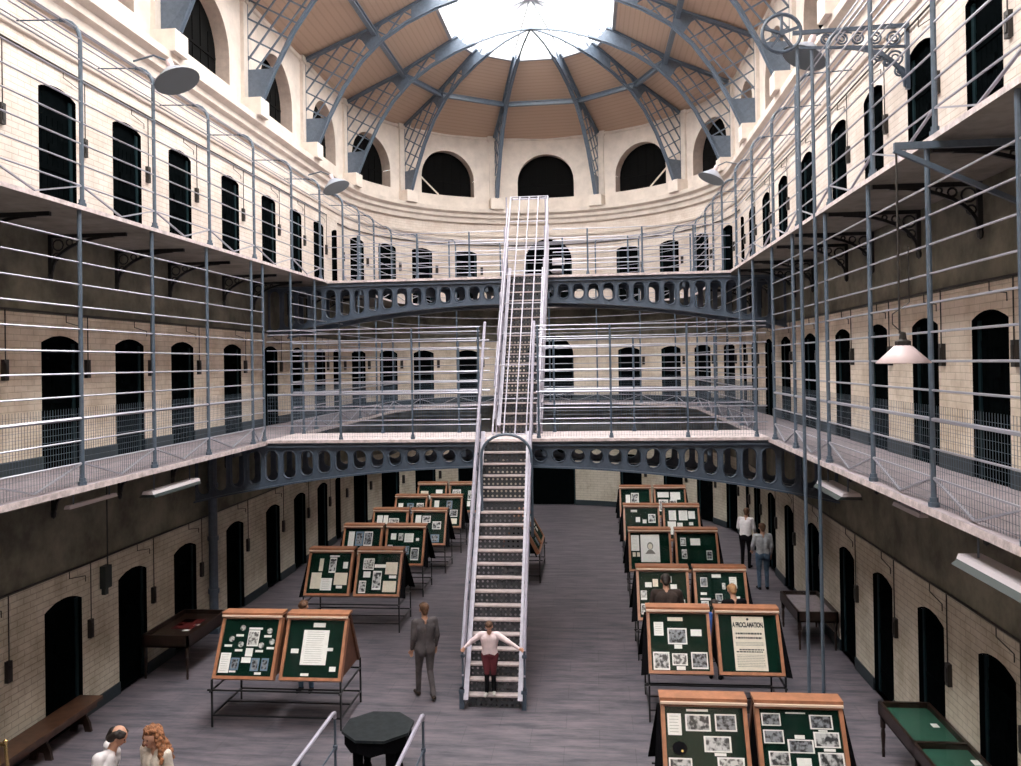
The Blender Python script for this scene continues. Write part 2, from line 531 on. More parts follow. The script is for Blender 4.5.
ZW = 15.7
BANDS = [(0.0, 2.62, 'brick_low'), (2.62, D1, 'shaded_render_band'), (D1, 6.95, 'brick_mid'), (6.95, D2, 'shaded_render_band'),
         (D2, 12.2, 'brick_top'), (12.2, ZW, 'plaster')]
def wall(name, s0, s1):
    mb = MB()
    hs = [h for h in holes if s0 - 0.01 <= h['s'] <= s1 + 0.01]
    bp = {round(s0, 4), round(s1, 4)}
    n = int((s1 - s0) / 0.5) + 1
    for i in range(n + 1): bp.add(round(s0 + (s1 - s0) * i / n, 4))
    for h in hs:
        m = 16 if h['kind'] != 'door' else 6
        for i in range(m + 1): bp.add(round(h['s'] - h['w'] * math.cos(PI * i / m), 4))
    bp = sorted(bp)
    bp = [bp[0]] + [b for a, b in zip(bp, bp[1:]) if b - a > 0.003]
    for a, b in zip(bp, bp[1:]):
        c = (a + b) / 2
        blk = sorted([h for h in hs if abs(c - h['s']) < h['w']], key=lambda h: h['zb'])
        lo = (0.0, 0.0)
        spans = []
        for h in blk:
            spans.append((lo, (h['zb'], h['zb'])))
            lo = (ztop(h, a), ztop(h, b))
        spans.append((lo, (ZW, ZW)))
        pa, pb = wp(a), wp(b)
        for (l0, l1), (h0, h1) in spans:
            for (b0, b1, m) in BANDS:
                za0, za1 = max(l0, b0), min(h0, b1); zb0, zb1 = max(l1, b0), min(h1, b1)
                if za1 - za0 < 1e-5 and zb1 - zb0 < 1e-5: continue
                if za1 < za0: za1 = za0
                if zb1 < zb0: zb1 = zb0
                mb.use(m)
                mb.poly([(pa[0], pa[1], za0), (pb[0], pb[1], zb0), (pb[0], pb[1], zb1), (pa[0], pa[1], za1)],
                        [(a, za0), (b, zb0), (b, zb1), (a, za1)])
        # soffit of each hole
        for h in blk:
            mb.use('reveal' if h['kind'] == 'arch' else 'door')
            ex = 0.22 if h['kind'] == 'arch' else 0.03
            qa, qb = wp(a, -h['d'] - ex), wp(b, -h['d'] - ex)
            for zz in ((ztop(h, a), ztop(h, b)), (h['zb'], h['zb'])):
                mb.poly([(pa[0], pa[1], zz[0]), (pb[0], pb[1], zz[1]), (qb[0], qb[1], zz[1]), (qa[0], qa[1], zz[0])],
                        [(a, zz[0]), (b, zz[1]), (b, zz[1] + h['d']), (a, zz[0] + h['d'])])
    for h in hs:
        mb.use('reveal' if h['kind'] == 'arch' else 'door')
        for sd in (-1, 1):
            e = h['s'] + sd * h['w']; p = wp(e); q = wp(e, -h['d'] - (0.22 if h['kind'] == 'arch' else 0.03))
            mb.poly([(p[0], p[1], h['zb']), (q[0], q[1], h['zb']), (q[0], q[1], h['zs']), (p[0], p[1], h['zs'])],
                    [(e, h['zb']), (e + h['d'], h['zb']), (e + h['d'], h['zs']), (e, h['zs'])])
    o = mb.build(name)
    return tag(o, kind='structure')
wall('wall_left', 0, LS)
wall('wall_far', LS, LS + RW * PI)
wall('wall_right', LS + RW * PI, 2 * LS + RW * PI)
mb = MB().use('brick_mid')
mb.box(CX - RW - 0.3, CX + RW + 0.3, YS - 0.3, YS, 0, 18)
tag(mb.build('wall_near'), kind='structure')
mb = MB().use('floor')
mb.box(CX - RW - 1.5, CX + RW + 1.5, YS - 1, CY + RW + 1.5, -0.2, 0)
tag(mb.build('floor'), kind='structure')

# parametric list of stations for sweeps
def stations(step=0.6, y0=YS, y1=CY, arc=True, sides='LR', n_arc=40):
    st = []
    if 'L' in sides:
        n = max(1, int((y1 - y0) / step)); st += [('L', y0 + (y1 - y0) * i / n) for i in range(n)]
    if arc: st += [('A', -PI / 2 + PI * i / n_arc) for i in range(n_arc + 1)]
    if 'R' in sides:
        n = max(1, int((y1 - y0) / step)); st += [('R', y1 - (y1 - y0) * i / n) for i in range(1, n + 1)]
    return st
def sweep(mb, cx, R, st, prof, closed_prof=True):
    """prof: (inward offset, z)"""
    m = len(prof); b = len(mb.v)
    for k, v in st:
        for (off, z) in prof:
            x, y = P(cx, R - off, k, v); mb.v.append((x, y, z))
    rng = range(m) if closed_prof else range(m - 1)
    for i in range(len(st) - 1):
        for j in rng:
            j2 = (j + 1) % m
            mb.face((b + i * m + j, b + i * m + j2, b + (i + 1) * m + j2, b + (i + 1) * m + j))
    if closed_prof:
        mb.face([b + j for j in range(m)]); mb.face([b + (len(st) - 1) * m + j for j in range(m)][::-1])
    return mb

# gallery floors: slab between wall and edge curve
def gallery(name, zt, th=0.12):
    mb = MB(); st = stations(1.0)
    b = len(mb.v)
    for k, v in st:
        a = P(CX, RW + 0.0, k, v); e = P(EX, RE, k, v)
        mb.v += [(a[0], a[1], zt - th), (a[0], a[1], zt), (e[0], e[1], zt), (e[0], e[1], zt - th)]
    for i in range(len(st) - 1):
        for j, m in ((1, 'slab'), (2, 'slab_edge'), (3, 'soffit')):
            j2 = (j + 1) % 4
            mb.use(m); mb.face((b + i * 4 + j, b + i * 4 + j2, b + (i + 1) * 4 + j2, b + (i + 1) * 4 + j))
    return tag(mb.build(name), kind='structure')
gallery('floor_gallery', D1, 0.085)
gallery('floor_gallery.001', D2, 0.06)
# cornice, string course, skirtings
mb = MB(); sweep(mb, CX, RW, stations(), [(0, 11.95), (0.10, 11.95), (0.14, 12.1), (0.24, 12.16), (0.26, 12.28), (0.40, 12.36), (0.42, 12.5), (0, 12.52)])
tag(mb.build('trim_1', 'plaster'), kind='structure')
mb = MB(); sweep(mb, CX, RW, stations(), [(0, 11.36), (0.05, 11.38), (0.08, 11.46), (0, 11.5)])
tag(mb.build('trim_2', 'plaster'), kind='structure')
mb = MB(); sweep(mb, CX, RW, stations(), [(0, 15.5), (0.06, 15.52), (0.08, 15.6), (0, 15.62)])
tag(mb.build('trim_3', 'plaster'), kind='structure')
def skirting(name, zf, hgt, side):
    mb = MB()
    segs = sorted([h for h in holes if h['lev'] < 3 and abs(h['zb'] - zf) < 0.01], key=lambda h: h['s'])
    lo, hi = {'left': (0, LS), 'far': (LS, LS + RW * PI), 'right': (LS + RW * PI, 2 * LS + RW * PI)}[side]
    cur = lo
    segs = [h for h in segs if lo < h['s'] < hi]
    ends = [(h['s'] - h['w'], h['s'] + h['w']) for h in segs] + [(hi, hi)]
    for a, b in ends:
        if a - cur > 0.03:
            n = max(1, int((a - cur) / 0.5))
            for i in range(n):
                s0 = cur + (a - cur) * i / n; s1 = cur + (a - cur) * (i + 1) / n
                p0, p1, q0, q1 = wp(s0, -0.01), wp(s1, -0.01), wp(s0, 0.025), wp(s1, 0.025)
                mb.hexa([(*p0, zf), (*p1, zf), (*q1, zf), (*q0, zf), (*p0, zf + hgt), (*p1, zf + hgt), (*q1, zf + hgt), (*q0, zf + hgt)])
        cur = b
    return tag(mb.build(name, 'teal_base'), kind='structure')
i = 0
for side in ('left', 'far', 'right'):
    for zf in (0, D1):
        skirting('baseboard_' + side + ('' if zf == 0 else '.001'), zf, 0.22, side)

# ------------------------------------------------------------------ cell doors and dark panels in the clerestory arches
ORD = ['first', 'second', 'third', 'fourth', 'fifth', 'sixth', 'seventh', 'eighth', 'ninth', 'tenth', 'eleventh', 'twelfth']
LEVN = ['ground floor', 'middle gallery', 'top gallery']
def outline(h, grow=0.03, m=10):
    w = h['w'] + grow; H = h['zt'] - h['zs']
    pts = [(-w, -grow), (w, -grow)]
    zb = h['zb']
    for i in range(m + 1):
        t = PI * i / m; u = w * math.cos(t)
        hh = dict(h); hh['w'] = w
        pts.append((u, ztop(hh, h['s'] + u) - zb + grow * (0.5 if 0 < i < m else 0)))
    return pts
def mesh_door(h):
    pts = outline(h)
    mb = MB().use('door')
    f = lambda u, v, w: (u, w, v)
    mb.prism(pts, f, 0.0, 0.06)
    big = h['kind'] == 'big'
    if h['kind'] == 'door':
        for k in range(-3, 4): mb.box(k * 0.14 - 0.004, k * 0.14 + 0.004, -0.006, 0.0, 0.05, 1.95)
        for z in (0.35, 1.05, 1.7): mb.box(-0.46, 0.46, -0.014, 0, z, z + 0.09)
        mb.box(-0.12, 0.12, -0.03, 0, 1.32, 1.5)
    return mb
def frame_mesh(h):
    mb = MB().use('door_frame'); w = h['w']; t = 0.07
    hh = h['zs'] - h['zb']
    mb.box(-w, -w + t, -0.03, 0, 0, hh); mb.box(w - t, w, -0.03, 0, 0, hh)
    return mb
dm = {}
cnt = {}
dn = 0
lock_src = None
lockboxes = []
for h in holes:
    if h['kind'] == 'arch': continue
    dn += 1
    x, y = wp(h['s'], -h['d']); nx, ny = Nn(h['k'], h['v'])
    rz = math.atan2(ny, nx) + PI / 2
    key = (h['kind'], h['lev'])
    if key not in dm: dm[key] = (mesh_door(h).mesh('door_leaf'), frame_mesh(h).mesh('door_frame'))
    d = bpy.data.objects.new('door_%d' % dn, dm[key][0]); COL.objects.link(d)
    d.location = (x, y, h['zb']); d.rotation_euler = (0, 0, rz)
    fr = bpy.data.objects.new('door_frame', dm[key][1]); COL.objects.link(fr); fr.parent = d
    tag(d, kind='structure')
    if h['kind'] == 'door': lockboxes.append(h)
# far middle doorway on the ground floor: fanlight of the top one is pale
wn = 0
am = None
for h in [h for h in holes if h['kind'] == 'arch']:
    wn += 1
    x, y = wp(h['s'], -h['d']); nx, ny = Nn(h['k'], h['v'])
    if am is None:
        mb = MB().use('dark_void'); mb.prism(outline(h, 0.16, 20), lambda u, v, w: (u, w, v), 0.0, 0.06)  # panel painted near-black for the dark space behind the arch
        for k in (-0.8, -0.4, 0, 0.4, 0.8): mb.box(k - 0.02, k + 0.02, -0.02, 0, 0.02, 1.0 + (0.7 if abs(k) < 0.5 else 0.2))
        mb.box(-1.15, 1.15, -0.03, 0, 0.62, 0.68)
        am = mb.mesh('dark_arch_panel')
    o = bpy.data.objects.new('window_%d' % wn, am); COL.objects.link(o)
    o.location = (x, y, h['zb']); o.rotation_euler = (0, 0, math.atan2(ny, nx) + PI / 2)
    tag(o, kind='structure')
    if abs(abs(math.degrees(h['v'])) - 35.2) < 1 and h['k'] == 'A':
        sg = 1 if h['v'] < 0 else -1
        p0 = wp(h['s'] - sg * 1.08, -0.28); p1 = wp(h['s'] - sg * 0.35, -0.1)
        pr_ = MB().bar((*p0, 13.8), (*p1, 13.07), 0.05, 0.05).build('timber_prop', 'paper_cream')
        tag(pr_, 'pale diagonal timber prop leaning in the arched opening just %s of the middle arch' % ('left' if sg > 0 else 'right'), 'prop', 'props in the arches')

# lock boxes on the wall beside each cell door
def lock_mesh():
    mb = MB().use('lockbox')
    mb.box(-0.05, 0.05, -0.06, 0.0, -0.16, 0.16)
    mb.box(-0.03, 0.03, -0.072, -0.06, -0.10, 0.10)
    return mb.mesh('lock_box')
lm = lock_mesh()
first = None
for h in lockboxes:
    side = {'L': 'left wall', 'R': 'right wall', 'A': 'curved far wall'}[h['k']]
    sgn = 1 if h['k'] != 'R' else 1
    # box stands just past each door's right-hand edge as seen from the hall
    ds = h['w'] + 0.2
    s_ = h['s'] + ds if h['k'] != 'R' else h['s'] + ds
    x, y = wp(s_); k2, v2 = kv_of(s_); nx, ny = Nn(k2, v2)
    if first is None:
        o = bpy.data.objects.new('lock_box', lm); first = o
    else: o = first.copy()
    COL.objects.link(o)
    o.location = (x, y, h['zb'] + (1.62 if h['lev'] else 1.5)); o.rotation_euler = (0, 0, math.atan2(ny, nx) + PI / 2)
    key = (side, h['lev']); cnt[key] = cnt.get(key, 0) + 1
    n_ = cnt[key]
    if h['k'] == 'R': n_ = len(YD) + 1 - n_
    desc = ('from near end' if h['k'] != 'A' else 'from left end')
    tag(o, 'dark lock box, %s, %s, beside %s cell door %s' % (side, LEVN[h['lev']], ORD[n_ - 1], desc), 'lock box', 'lock boxes beside the cell doors')

# pipe runs along walls above door heads
def pipe_run(z, k, y0, y1, label, r=0.018, off=0.04):
    mb = MB(); pts = []
    n = 24
    for i in range(n + 1):
        y_ = y0 + (y1 - y0) * i / n
        x, y = P(CX, RW - off, k, y_); pts.append((x, y, z + 0.006 * math.sin(i * 1.7)))
    mb.tube(pts, r, 6)
    o = mb.build('conduit_pipe', 'lockbox')
    # drops down to the lock boxes
    for h in holes:
        if h['kind'] == 'door' and h['k'] == k and y0 < h['v'] < y1 and abs(h['zb'] - (z - 2.6)) < 0.7:
            s_ = h['s'] + h['w'] + 0.2
            x, y = wp(s_, off); zl = h['zb'] + (1.62 if h['lev'] else 1.5) + 0.15
            c = MB().tube([(x, y, z), (x, y, zl)], 0.01, 5)
            s2 = h['s'] + 0.1; x2, y2 = wp(s2, off); s3 = h['s'] + h['w'] + 0.05; x3, y3 = wp(s3, off)
            c.tube([(x2, y2, z - 0.02), (x2, y2, z - 0.14), (x3, y3, z - 0.2), (x3, y3, z - 0.3)], 0.008, 5)
            c.build('drop_wire', 'lockbox', o)
    return tag(o, label, 'pipe')
pipe_run(2.66, 'L', 4, 27, 'dark conduit pipe running along the left ground floor wall above the cell doors')
pipe_run(2.66, 'R', 4, 27, 'dark conduit pipe running along the right ground floor wall above the cell doors')
pipe_run(6.98, 'L', 4, 27, 'dark conduit pipe along the left middle gallery wall above the cell doors')
pipe_run(6.98, 'R', 4, 27, 'dark conduit pipe along the right middle gallery wall above the cell doors')
pipe_run(11.12, 'L', 4, 27, 'dark conduit pipe along the left top gallery wall under the cornice')
pipe_run(11.12, 'R', 4, 27, 'dark conduit pipe along the right top gallery wall under the cornice')
# far wall cable
mb = MB(); sweep(mb, CX, RW, stations(arc=True, sides=''), [(0.02, 11.02), (0.05, 11.02), (0.05, 11.05), (0.02, 11.05)])
tag(mb.build('conduit_pipe', 'lockbox'), 'thin dark cable looping round the curved far wall of the top gallery above its doors', 'pipe')
mb = MB(); sweep(mb, CX, RW, stations(arc=True, sides=''), [(0.02, 6.96), (0.05, 6.96), (0.05, 7.0), (0.02, 7.0)])
tag(mb.build('conduit_pipe', 'lockbox'), 'thin dark cable round the curved far wall of the middle gallery above its doors', 'pipe')
# drainpipe left
mb = MB(); mb.tube([(-8.70, 18.1, 0), (-8.70, 18.1, D1 - 0.1)], 0.1, 12)
for z in (0.9, 2.1, 3.3): mb.tube([(-8.70, 18.1, z), (-8.70, 18.1, z + 0.1)], 0.125, 12)
mb.box(-8.85, -8.55, 17.98, 18.22, 0, 0.12)
tag(mb.build('drainpipe', 'iron_girder', smooth=False), 'thick blue-grey drainpipe on the left ground floor wall between two cell doors', 'drainpipe')

# ------------------------------------------------------------------ roof
cr_, ch = 2.88, 17.42
RP = [(7.65, 15.40), (4.9, 16.44), (cr_, ch)]
def roof_st():
    st = [('L', YS), ('L', 8.35)] + [('L', y) for y in RIBY]
    st += [('A', math.radians(a)) for a in RIBA]
    st += [('R', y) for y in RIBY[::-1]] + [('R', 8.35), ('R', YS)]
    return st
mb = MB(); st = roof_st()
for i in range(len(st) - 1):
    for j in range(2):
        for (dz) in (0.0,):
            (r0, z0), (r1, z1) = RP[j], RP[j + 1]
            a = P(CX, r0, *st[i]); b = P(CX, r0, *st[i + 1]); c = P(CX, r1, *st[i + 1]); d = P(CX, r1, *st[i])
            mb.poly([(*a, z0), (*b, z0), (*c, z1), (*d, z1)])
            mb.poly([(*a, z0 + 0.12), (*d, z1 + 0.12), (*c, z1 + 0.12), (*b, z0 + 0.12)])
def board_mat():
    m = mat('tan_roof_boards', (0.56, 0.36, 0.24), 0.8)
    nt = m.node_tree; b = nt.nodes['Principled BSDF']
    tc = nt.nodes.new('ShaderNodeTexCoord'); wv = nt.nodes.new('ShaderNodeTexWave')
    wv.bands_direction = 'Z'; wv.inputs['Scale'].default_value = 4.2; wv.inputs['Distortion'].default_value = 0.3
    nt.links.new(tc.outputs['Object'], wv.inputs['Vector'])
    r = nt.nodes.new('ShaderNodeValToRGB')
    r.color_ramp.elements[0].position = 0.0; r.color_ramp.elements[0].color = (0.46, 0.335, 0.255, 1)
    r.color_ramp.elements[1].position = 0.25; r.color_ramp.elements[1].color = (0.52, 0.38, 0.295, 1)
    nt.links.new(wv.outputs['Fac'], r.inputs[0]); nt.links.new(r.outputs[0], b.inputs['Base Color'])
    return m
M['board'] = board_mat()
tag(mb.build('ceiling', 'board'), kind='structure')
# skylight curb + glazing
mb = MB()
for i in range(len(st) - 1):
    a = P(CX, cr_ + 0.05, *st[i]); b = P(CX, cr_ + 0.05, *st[i + 1]); c = P(CX, cr_ - 0.08, *st[i + 1]); d = P(CX, cr_ - 0.08, *st[i])
    mb.hexa([(*a, ch - 0.02), (*b, ch - 0.02), (*c, ch - 0.02), (*d, ch - 0.02), (*a, ch + 0.2), (*b, ch + 0.2), (*c, ch + 0.2), (*d, ch + 0.2)])
tag(mb.build('trim_4', 'bar_white'), kind='structure')
APZ = 18.55
mb = MB(); bars = MB()
for i in range(len(st) - 1):
    a = P(CX, cr_, *st[i]); b = P(CX, cr_, *st[i + 1])
    def rid(s_):
        return (CX, min(s_[1], CY)) if s_[0] != 'A' else (CX, CY)
    d = rid(st[i]); c = rid(st[i + 1])
    mb.poly([(*a, ch + 0.2), (*b, ch + 0.2), (*c, APZ), (*d, APZ)] if (c != d) else [(*a, ch + 0.2), (*b, ch + 0.2), (*c, APZ)])
    n = 4
    for q in range(n):
        t = q / n
        pa = (a[0] + (b[0] - a[0]) * t, a[1] + (b[1] - a[1]) * t, ch + 0.22); pb = (d[0] + (c[0] - d[0]) * t, d[1] + (c[1] - d[1]) * t, APZ + 0.02)
        bars.bar(pa, pb, 0.022 if q else 0.045, 0.03)
bars.bar((CX, YS, APZ), (CX, CY, APZ), 0.05, 0.05)
sk = tag(mb.build('window_skylight', 'glass'), kind='structure')
bars.build('glazing_bars', 'bar_white', sk)
# close the near gable
mb = MB().use('brick_mid'); mb.prism([(-7.2, 15.4), (7.2, 15.4), (2.75, 17.6), (0, 18.6), (-2.75, 17.6)], lambda u, v, w: (CX + u, YS - w, v), 0.0, 0.2)
tag(mb.build('wall_near.001'), kind='structure')

# roof trusses: half truss in local (r, z): r measured from the ridge axis
OUT = [(6.90, 12.95), (6.90, 15.56), (4.9, 16.38), (2.88, 17.38), (2.6, 17.5)]
def bez(t, p):
    q = [Vector(a) for a in p]
    while len(q) > 1: q = [q[i] * (1 - t) + q[i + 1] * t for i in range(len(q) - 1)]
    return q[0]
INN_K = [(6.45, 12.95), (6.12, 13.7), (5.62, 14.65), (5.05, 15.45), (4.4, 16.08), (3.6, 16.58), (2.7, 16.98), (2.0, 17.2), (1.2, 17.4), (0.5, 17.48), (0.0, 17.5)]
def inner_r(z):
    for (a, b) in zip(INN_K, INN_K[1:]):
        if a[1] <= z <= b[1]: return a[0] + (b[0] - a[0]) * (z - a[1]) / (b[1] - a[1])
    return 0
def outer_z(r):
    pts = OUT[1:]
    if r >= 6.9: return 15.5
    for a, b in zip(pts, pts[1:]):
        if b[0] <= r <= a[0]: return a[1] + (b[1] - a[1]) * (a[0] - r) / (a[0] - b[0])
    return 17.5
def inner_z(r):
    for a, b in zip(INN_K, INN_K[1:]):
        if b[0] <= r <= a[0]: return a[1] + (b[1] - a[1]) * (a[0] - r) / (a[0] - b[0])
    return 12.95
def inside(r, z):
    return r < 6.9 and z > 12.95 and z < outer_z(r) and z > (inner_z(r) if r < 6.45 else 0) and r > 2.3
def half_truss_meshes():
    f = lambda u, v, w: (u, w, v)
    oc = MB()
    for a, b in zip(OUT[:-1], OUT[1:]):
        oc.bar((a[0], 0, a[1]), (b[0], 0, b[1]), 0.16, 0.05, (0, 0, 1) if abs(a[0] - b[0]) > .1 else (1, 0, 0))
        oc.bar((a[0], 0, a[1]), (b[0], 0, b[1]), 0.02, 0.16, (0, 0, 1) if abs(a[0] - b[0]) > .1 else (1, 0, 0))
    ic = MB()
    for a, b in zip(INN_K[:-1], INN_K[1:]):
        big = a[0] > 2.3
        ic.bar((a[0], 0, a[1]), (b[0], 0, b[1]), 0.15 if big else 0.07, 0.05)
        ic.bar((a[0], 0, a[1]), (b[0], 0, b[1]), 0.02, 0.14 if big else 0.05)
    # foot plate
    gp = MB(); pts = [(6.9, 12.95), (6.9, 13.75)] + [(inner_r(z), z) for z in (13.75, 13.5, 13.2, 12.95)]
    gp.prism(pts, f, -0.015, 0.015); foot = gp; gp = MB()
    # plate near the skylight
    pts = [(3.45, outer_z(3.45)), (2.6, 17.5)] + [(r, inner_z(r)) for r in (2.3, 2.7, 3.1, 3.45)]
    gp.prism(pts, f, -0.015, 0.015); crown = gp; gp = MB()
    pts = [(5.15, outer_z(5.15)), (4.55, outer_z(4.55)), (4.45, inner_z(4.45)), (4.75, inner_z(4.75))]
    gp.prism(pts, f, -0.012, 0.012)
    # lattice: two sets of diagonal flats, clipped by marching
    la = MB()
    def clip(p0, d, L=14.0, step=0.02):
        run = None
        n = int(L / step)
        prev = None
        for i in range(n + 1):
            q = (p0[0] + d[0] * i * step, p0[1] + d[1] * i * step)
            ins = inside(*q)
            if ins and run is None: run = q
            if run is not None and not ins:
                if (Vector(run) - Vector(prev)).length > 0.06:
                    la.bar((run[0], 0, run[1]), (prev[0], 0, prev[1]), 0.04, 0.04)
                run = None
            prev = q
    for c_ in np.arange(-2, 14, 0.56):
        ang = math.radians(52)
        clip((6.95 - 0, 12.9 - 6 + c_), (-math.cos(ang), math.sin(ang)))
    for c_ in np.arange(-6, 14, 0.50):
        ang = math.radians(28)
        clip((6.95 - 8 * math.cos(ang), 8.9 + c_ - 0), (math.cos(ang), math.sin(ang)))
    return oc, ic, gp, la, foot, crown
oc, ic, gp, la, foot_, crown_ = half_truss_meshes()
tm = [('outer_chord', oc.mesh('outer_chord')), ('inner_chord', ic.mesh('inner_chord')), ('gusset_plate', gp.mesh('gusset_plate')), ('lattice', la.mesh('lattice')), ('foot_plate', foot_.mesh('foot_plate')), ('crown_plate', crown_.mesh('crown_plate'))]
for n_, me in tm: me.materials.clear(); me.materials.append(M['roof_iron'])
for n_, me in tm: me.polygons.foreach_set('material_index', [0] * len(me.polygons))
RIBS = [('L', y) for y in RIBY] + [('A', math.radians(a)) for a in RIBA] + [('R', y) for y in RIBY]
rn = {'L': 0, 'R': 0, 'A': 0}
corb = MB().use('plaster'); corb.box(-0.27, 0.27, 0, 0.54, 0, 0.45)
cm = corb.mesh('corbel'); pil = MB().use('plaster'); pil.box(-0.24, 0.24, 0, 0.1, 0, 2.7); pil.box(-0.3, 0.3, 0, 0.14, 2.5, 2.7)
pm = pil.mesh('pilaster')
for k, v in RIBS:
    if k == 'A': o_c = (CX, CY); rz = PI / 2 - v
    else: o_c = (CX, v); rz = PI if k == 'L' else 0.0
    rn[k] += 1
    i_ = rn[k]
    if k == 'A': lb = 'blue-grey lattice roof truss over the rounded end, %s of six counted from the left' % ORD[i_ - 1]
    else: lb = 'blue-grey lattice roof truss on the straight %s wall, %s from the near end' % ('left' if k == 'L' else 'right', ORD[i_ - 1])
    t = empty('roof_truss', (o_c[0], o_c[1], 0), lb, 'roof truss', 'iron lattice trusses of the roof', rz)
    for n_, me in tm:
        c = bpy.data.objects.new(n_, me); COL.objects.link(c); c.parent = t
    x, y = P(CX, RW, k, v); nx, ny = Nn(k, v)
    for nm, me, zz in (('trim_corbel', cm, 12.5), ('trim_pilaster', pm, 12.95)):
        c = bpy.data.objects.new(nm, me); COL.objects.link(c); c.location = (x, y, zz); c.rotation_euler = (0, 0, math.atan2(ny, nx) - PI / 2)
        tag(c, kind='structure')
# purlins
mb = MB()
for (r, z, w, h) in ((4.62, 16.24, 0.14, 0.14),):
    for a, b in zip(st, st[1:]):
        p = P(CX, r, *a); q = P(CX, r, *b)
        mb.bar((*p, z), (*q, z), w, 0.03); mb.bar((*p, z + 0.08), (*q, z + 0.08), 0.03, h); mb.bar((*p, z + 0.15), (*q, z + 0.15), w, 0.03)
tag(mb.build('roof_purlin', 'roof_iron'), 'blue-grey iron purlin running round the whole roof halfway up the boards', 'purlin')

# ------------------------------------------------------------------ railings
def edge_pt(k, v, off=0.06): return P(EX, RE + off, k, v)   # a little back from the slab edge
def railing(name, label, seq, zf, heights, posts, top=None, mesh_h=0.0, curved=False, post_r=0.03, rail_r=0.013, hand=None, braces=True):
    """seq: list of (x,y) samples along the rail; posts: list of ((x,y),(nx,ny outwards to wall))"""
    root = empty(name, (seq[0][0], seq[0][1], zf), label, 'railing')
    ox, oy, oz = root.location
    T = lambda p: (p[0] - ox, p[1] - oy, p[2] - oz)
    for h_ in heights:
        r_ = rail_r
        if hand and abs(h_ - hand) < 0.05: r_ = 0.024
        MB().tube([T((x, y, zf + h_)) for x, y in seq], r_, 5).build('rail', 'rail', root)
    for (x, y), (nx, ny) in posts:
        pts = [(x, y, zf)]
        if curved:
            H = top
            pts += [(x, y, zf + H)]
            for i in range(1, 6):
                a = PI / 2 * i / 5
                pts.append((x + nx * 0.3 * (1 - math.cos(a)), y + ny * 0.3 * (1 - math.cos(a)), zf + H + 0.3 * math.sin(a)))
        else: pts.append((x, y, zf + top))
        b = MB().tube([T(p) for p in pts], post_r, 8)
        b.tube([T((x, y, zf)), T((x, y, zf + 0.05))], post_r * 2.0, 8)
        b.tube([T((x, y, zf + 0.05)), T((x, y, zf + 0.1))], post_r * 1.5, 8)
        if curved: b.tube([T((x + nx * 0.28, y + ny * 0.28, zf + top + 0.3)), T((x + nx * 0.95, y + ny * 0.95, zf + top + 0.33))], 0.012, 5)
        b.build('post', 'iron', root)
    if curved:      # rails of the cage roof running back to the wall
        for i, (o, z) in enumerate(((0.05, 0.17), (0.3, 0.31), (0.6, 0.32), (0.9, 0.33))):
            pts = []
            for (x, y) in seq:
                d = min(posts, key=lambda p: (p[0][0] - x) ** 2 + (p[0][1] - y) ** 2)[1]
                pts.append(T((x + d[0] * o, y + d[1] * o, zf + top + z)))
            MB().tube(pts, rail_r, 5).build('rail', 'rail', root)
    if braces:
        b = MB()
        for (p, _), (q, _) in zip(posts, posts[1:]):
            m_ = ((p[0] + q[0]) / 2, (p[1] + q[1]) / 2)
            for e in (p, q):
                b.bar(T((e[0], e[1], zf + heights[0])), T((m_[0], m_[1], zf + 0.03)), 0.03, 0.018)
        if b.v: b.build('brace', 'rail', root)
    if mesh_h:
        b = MB()
        acc = 0; sp = 0.055; r = 0.0026
        for (p, q) in zip(seq, seq[1:]):
            L = math.hypot(q[0] - p[0], q[1] - p[1])
            while acc < L:
                t = acc / L; x = p[0] + (q[0] - p[0]) * t; y = p[1] + (q[1] - p[1]) * t
                c = [(x + r * math.cos(a), y + r * math.sin(a)) for a in (0, 2.09, 4.19)]
                i0 = len(b.v)
                for z in (zf + 0.02, zf + mesh_h): b.v += [T((cx_, cy_, z)) for cx_, cy_ in c]
                for j in range(3): b.face((i0 + j, i0 + (j + 1) % 3, i0 + 3 + (j + 1) % 3, i0 + 3 + j))
                acc += sp
            acc -= L
        for h_ in np.arange(0.06, mesh_h, 0.085):
            b.tube([T((x, y, zf + h_)) for x, y in seq], 0.0024, 3)
        b.build('wire_mesh', 'iron', root)
    return root
B1a, B1b, B2a, B2b = 17.3, 18.85, 21.5, 23.0
H1 = [0.31 * i for i in range(1, 12)]
H2 = [0.295 * i for i in range(1, 9)]
def side_seq(k, y0, y1):
    n = max(1, int(abs(y1 - y0) / 1.0)); return [edge_pt(k, y0 + (y1 - y0) * i / n) for i in range(n + 1)]
nL, nR = (-1.0, 0.0), (1.0, 0.0)
def pst(k, ys): return [(edge_pt(k, y), nL if k == 'L' else nR) for y in ys]
YL1 = [4.95, 6.9, 8.85, 10.85, 12.75, 14.65, 16.65, 17.25]
YR1 = [5.3, 7.3, 9.2, 11.1, 13.1, 15.2, 16.9]
YB = [18.9, 20.6, 22.6, 24.6, 26.6]
railing('gallery_railing', 'tall blue-grey cage railing on the left middle gallery, nearer than the lower bridge', side_seq('L', 4.9, 17.25), D1, H1, pst('L', YL1), D2 - D1 - 0.06, 1.08, hand=0.93)
railing('gallery_railing', 'tall blue-grey cage railing on the right middle gallery, nearer than the lower bridge', side_seq('R', 4.9, 16.9), D1, H1, pst('R', YR1), D2 - D1 - 0.06, 1.08, hand=0.93)
def far_seq(y0):
    s_ = side_seq('L', y0, CY)[:-1] + [edge_pt('A', -PI / 2 + PI * i / 28) for i in range(29)] + side_seq('R', CY, y0)[1:]
    return s_
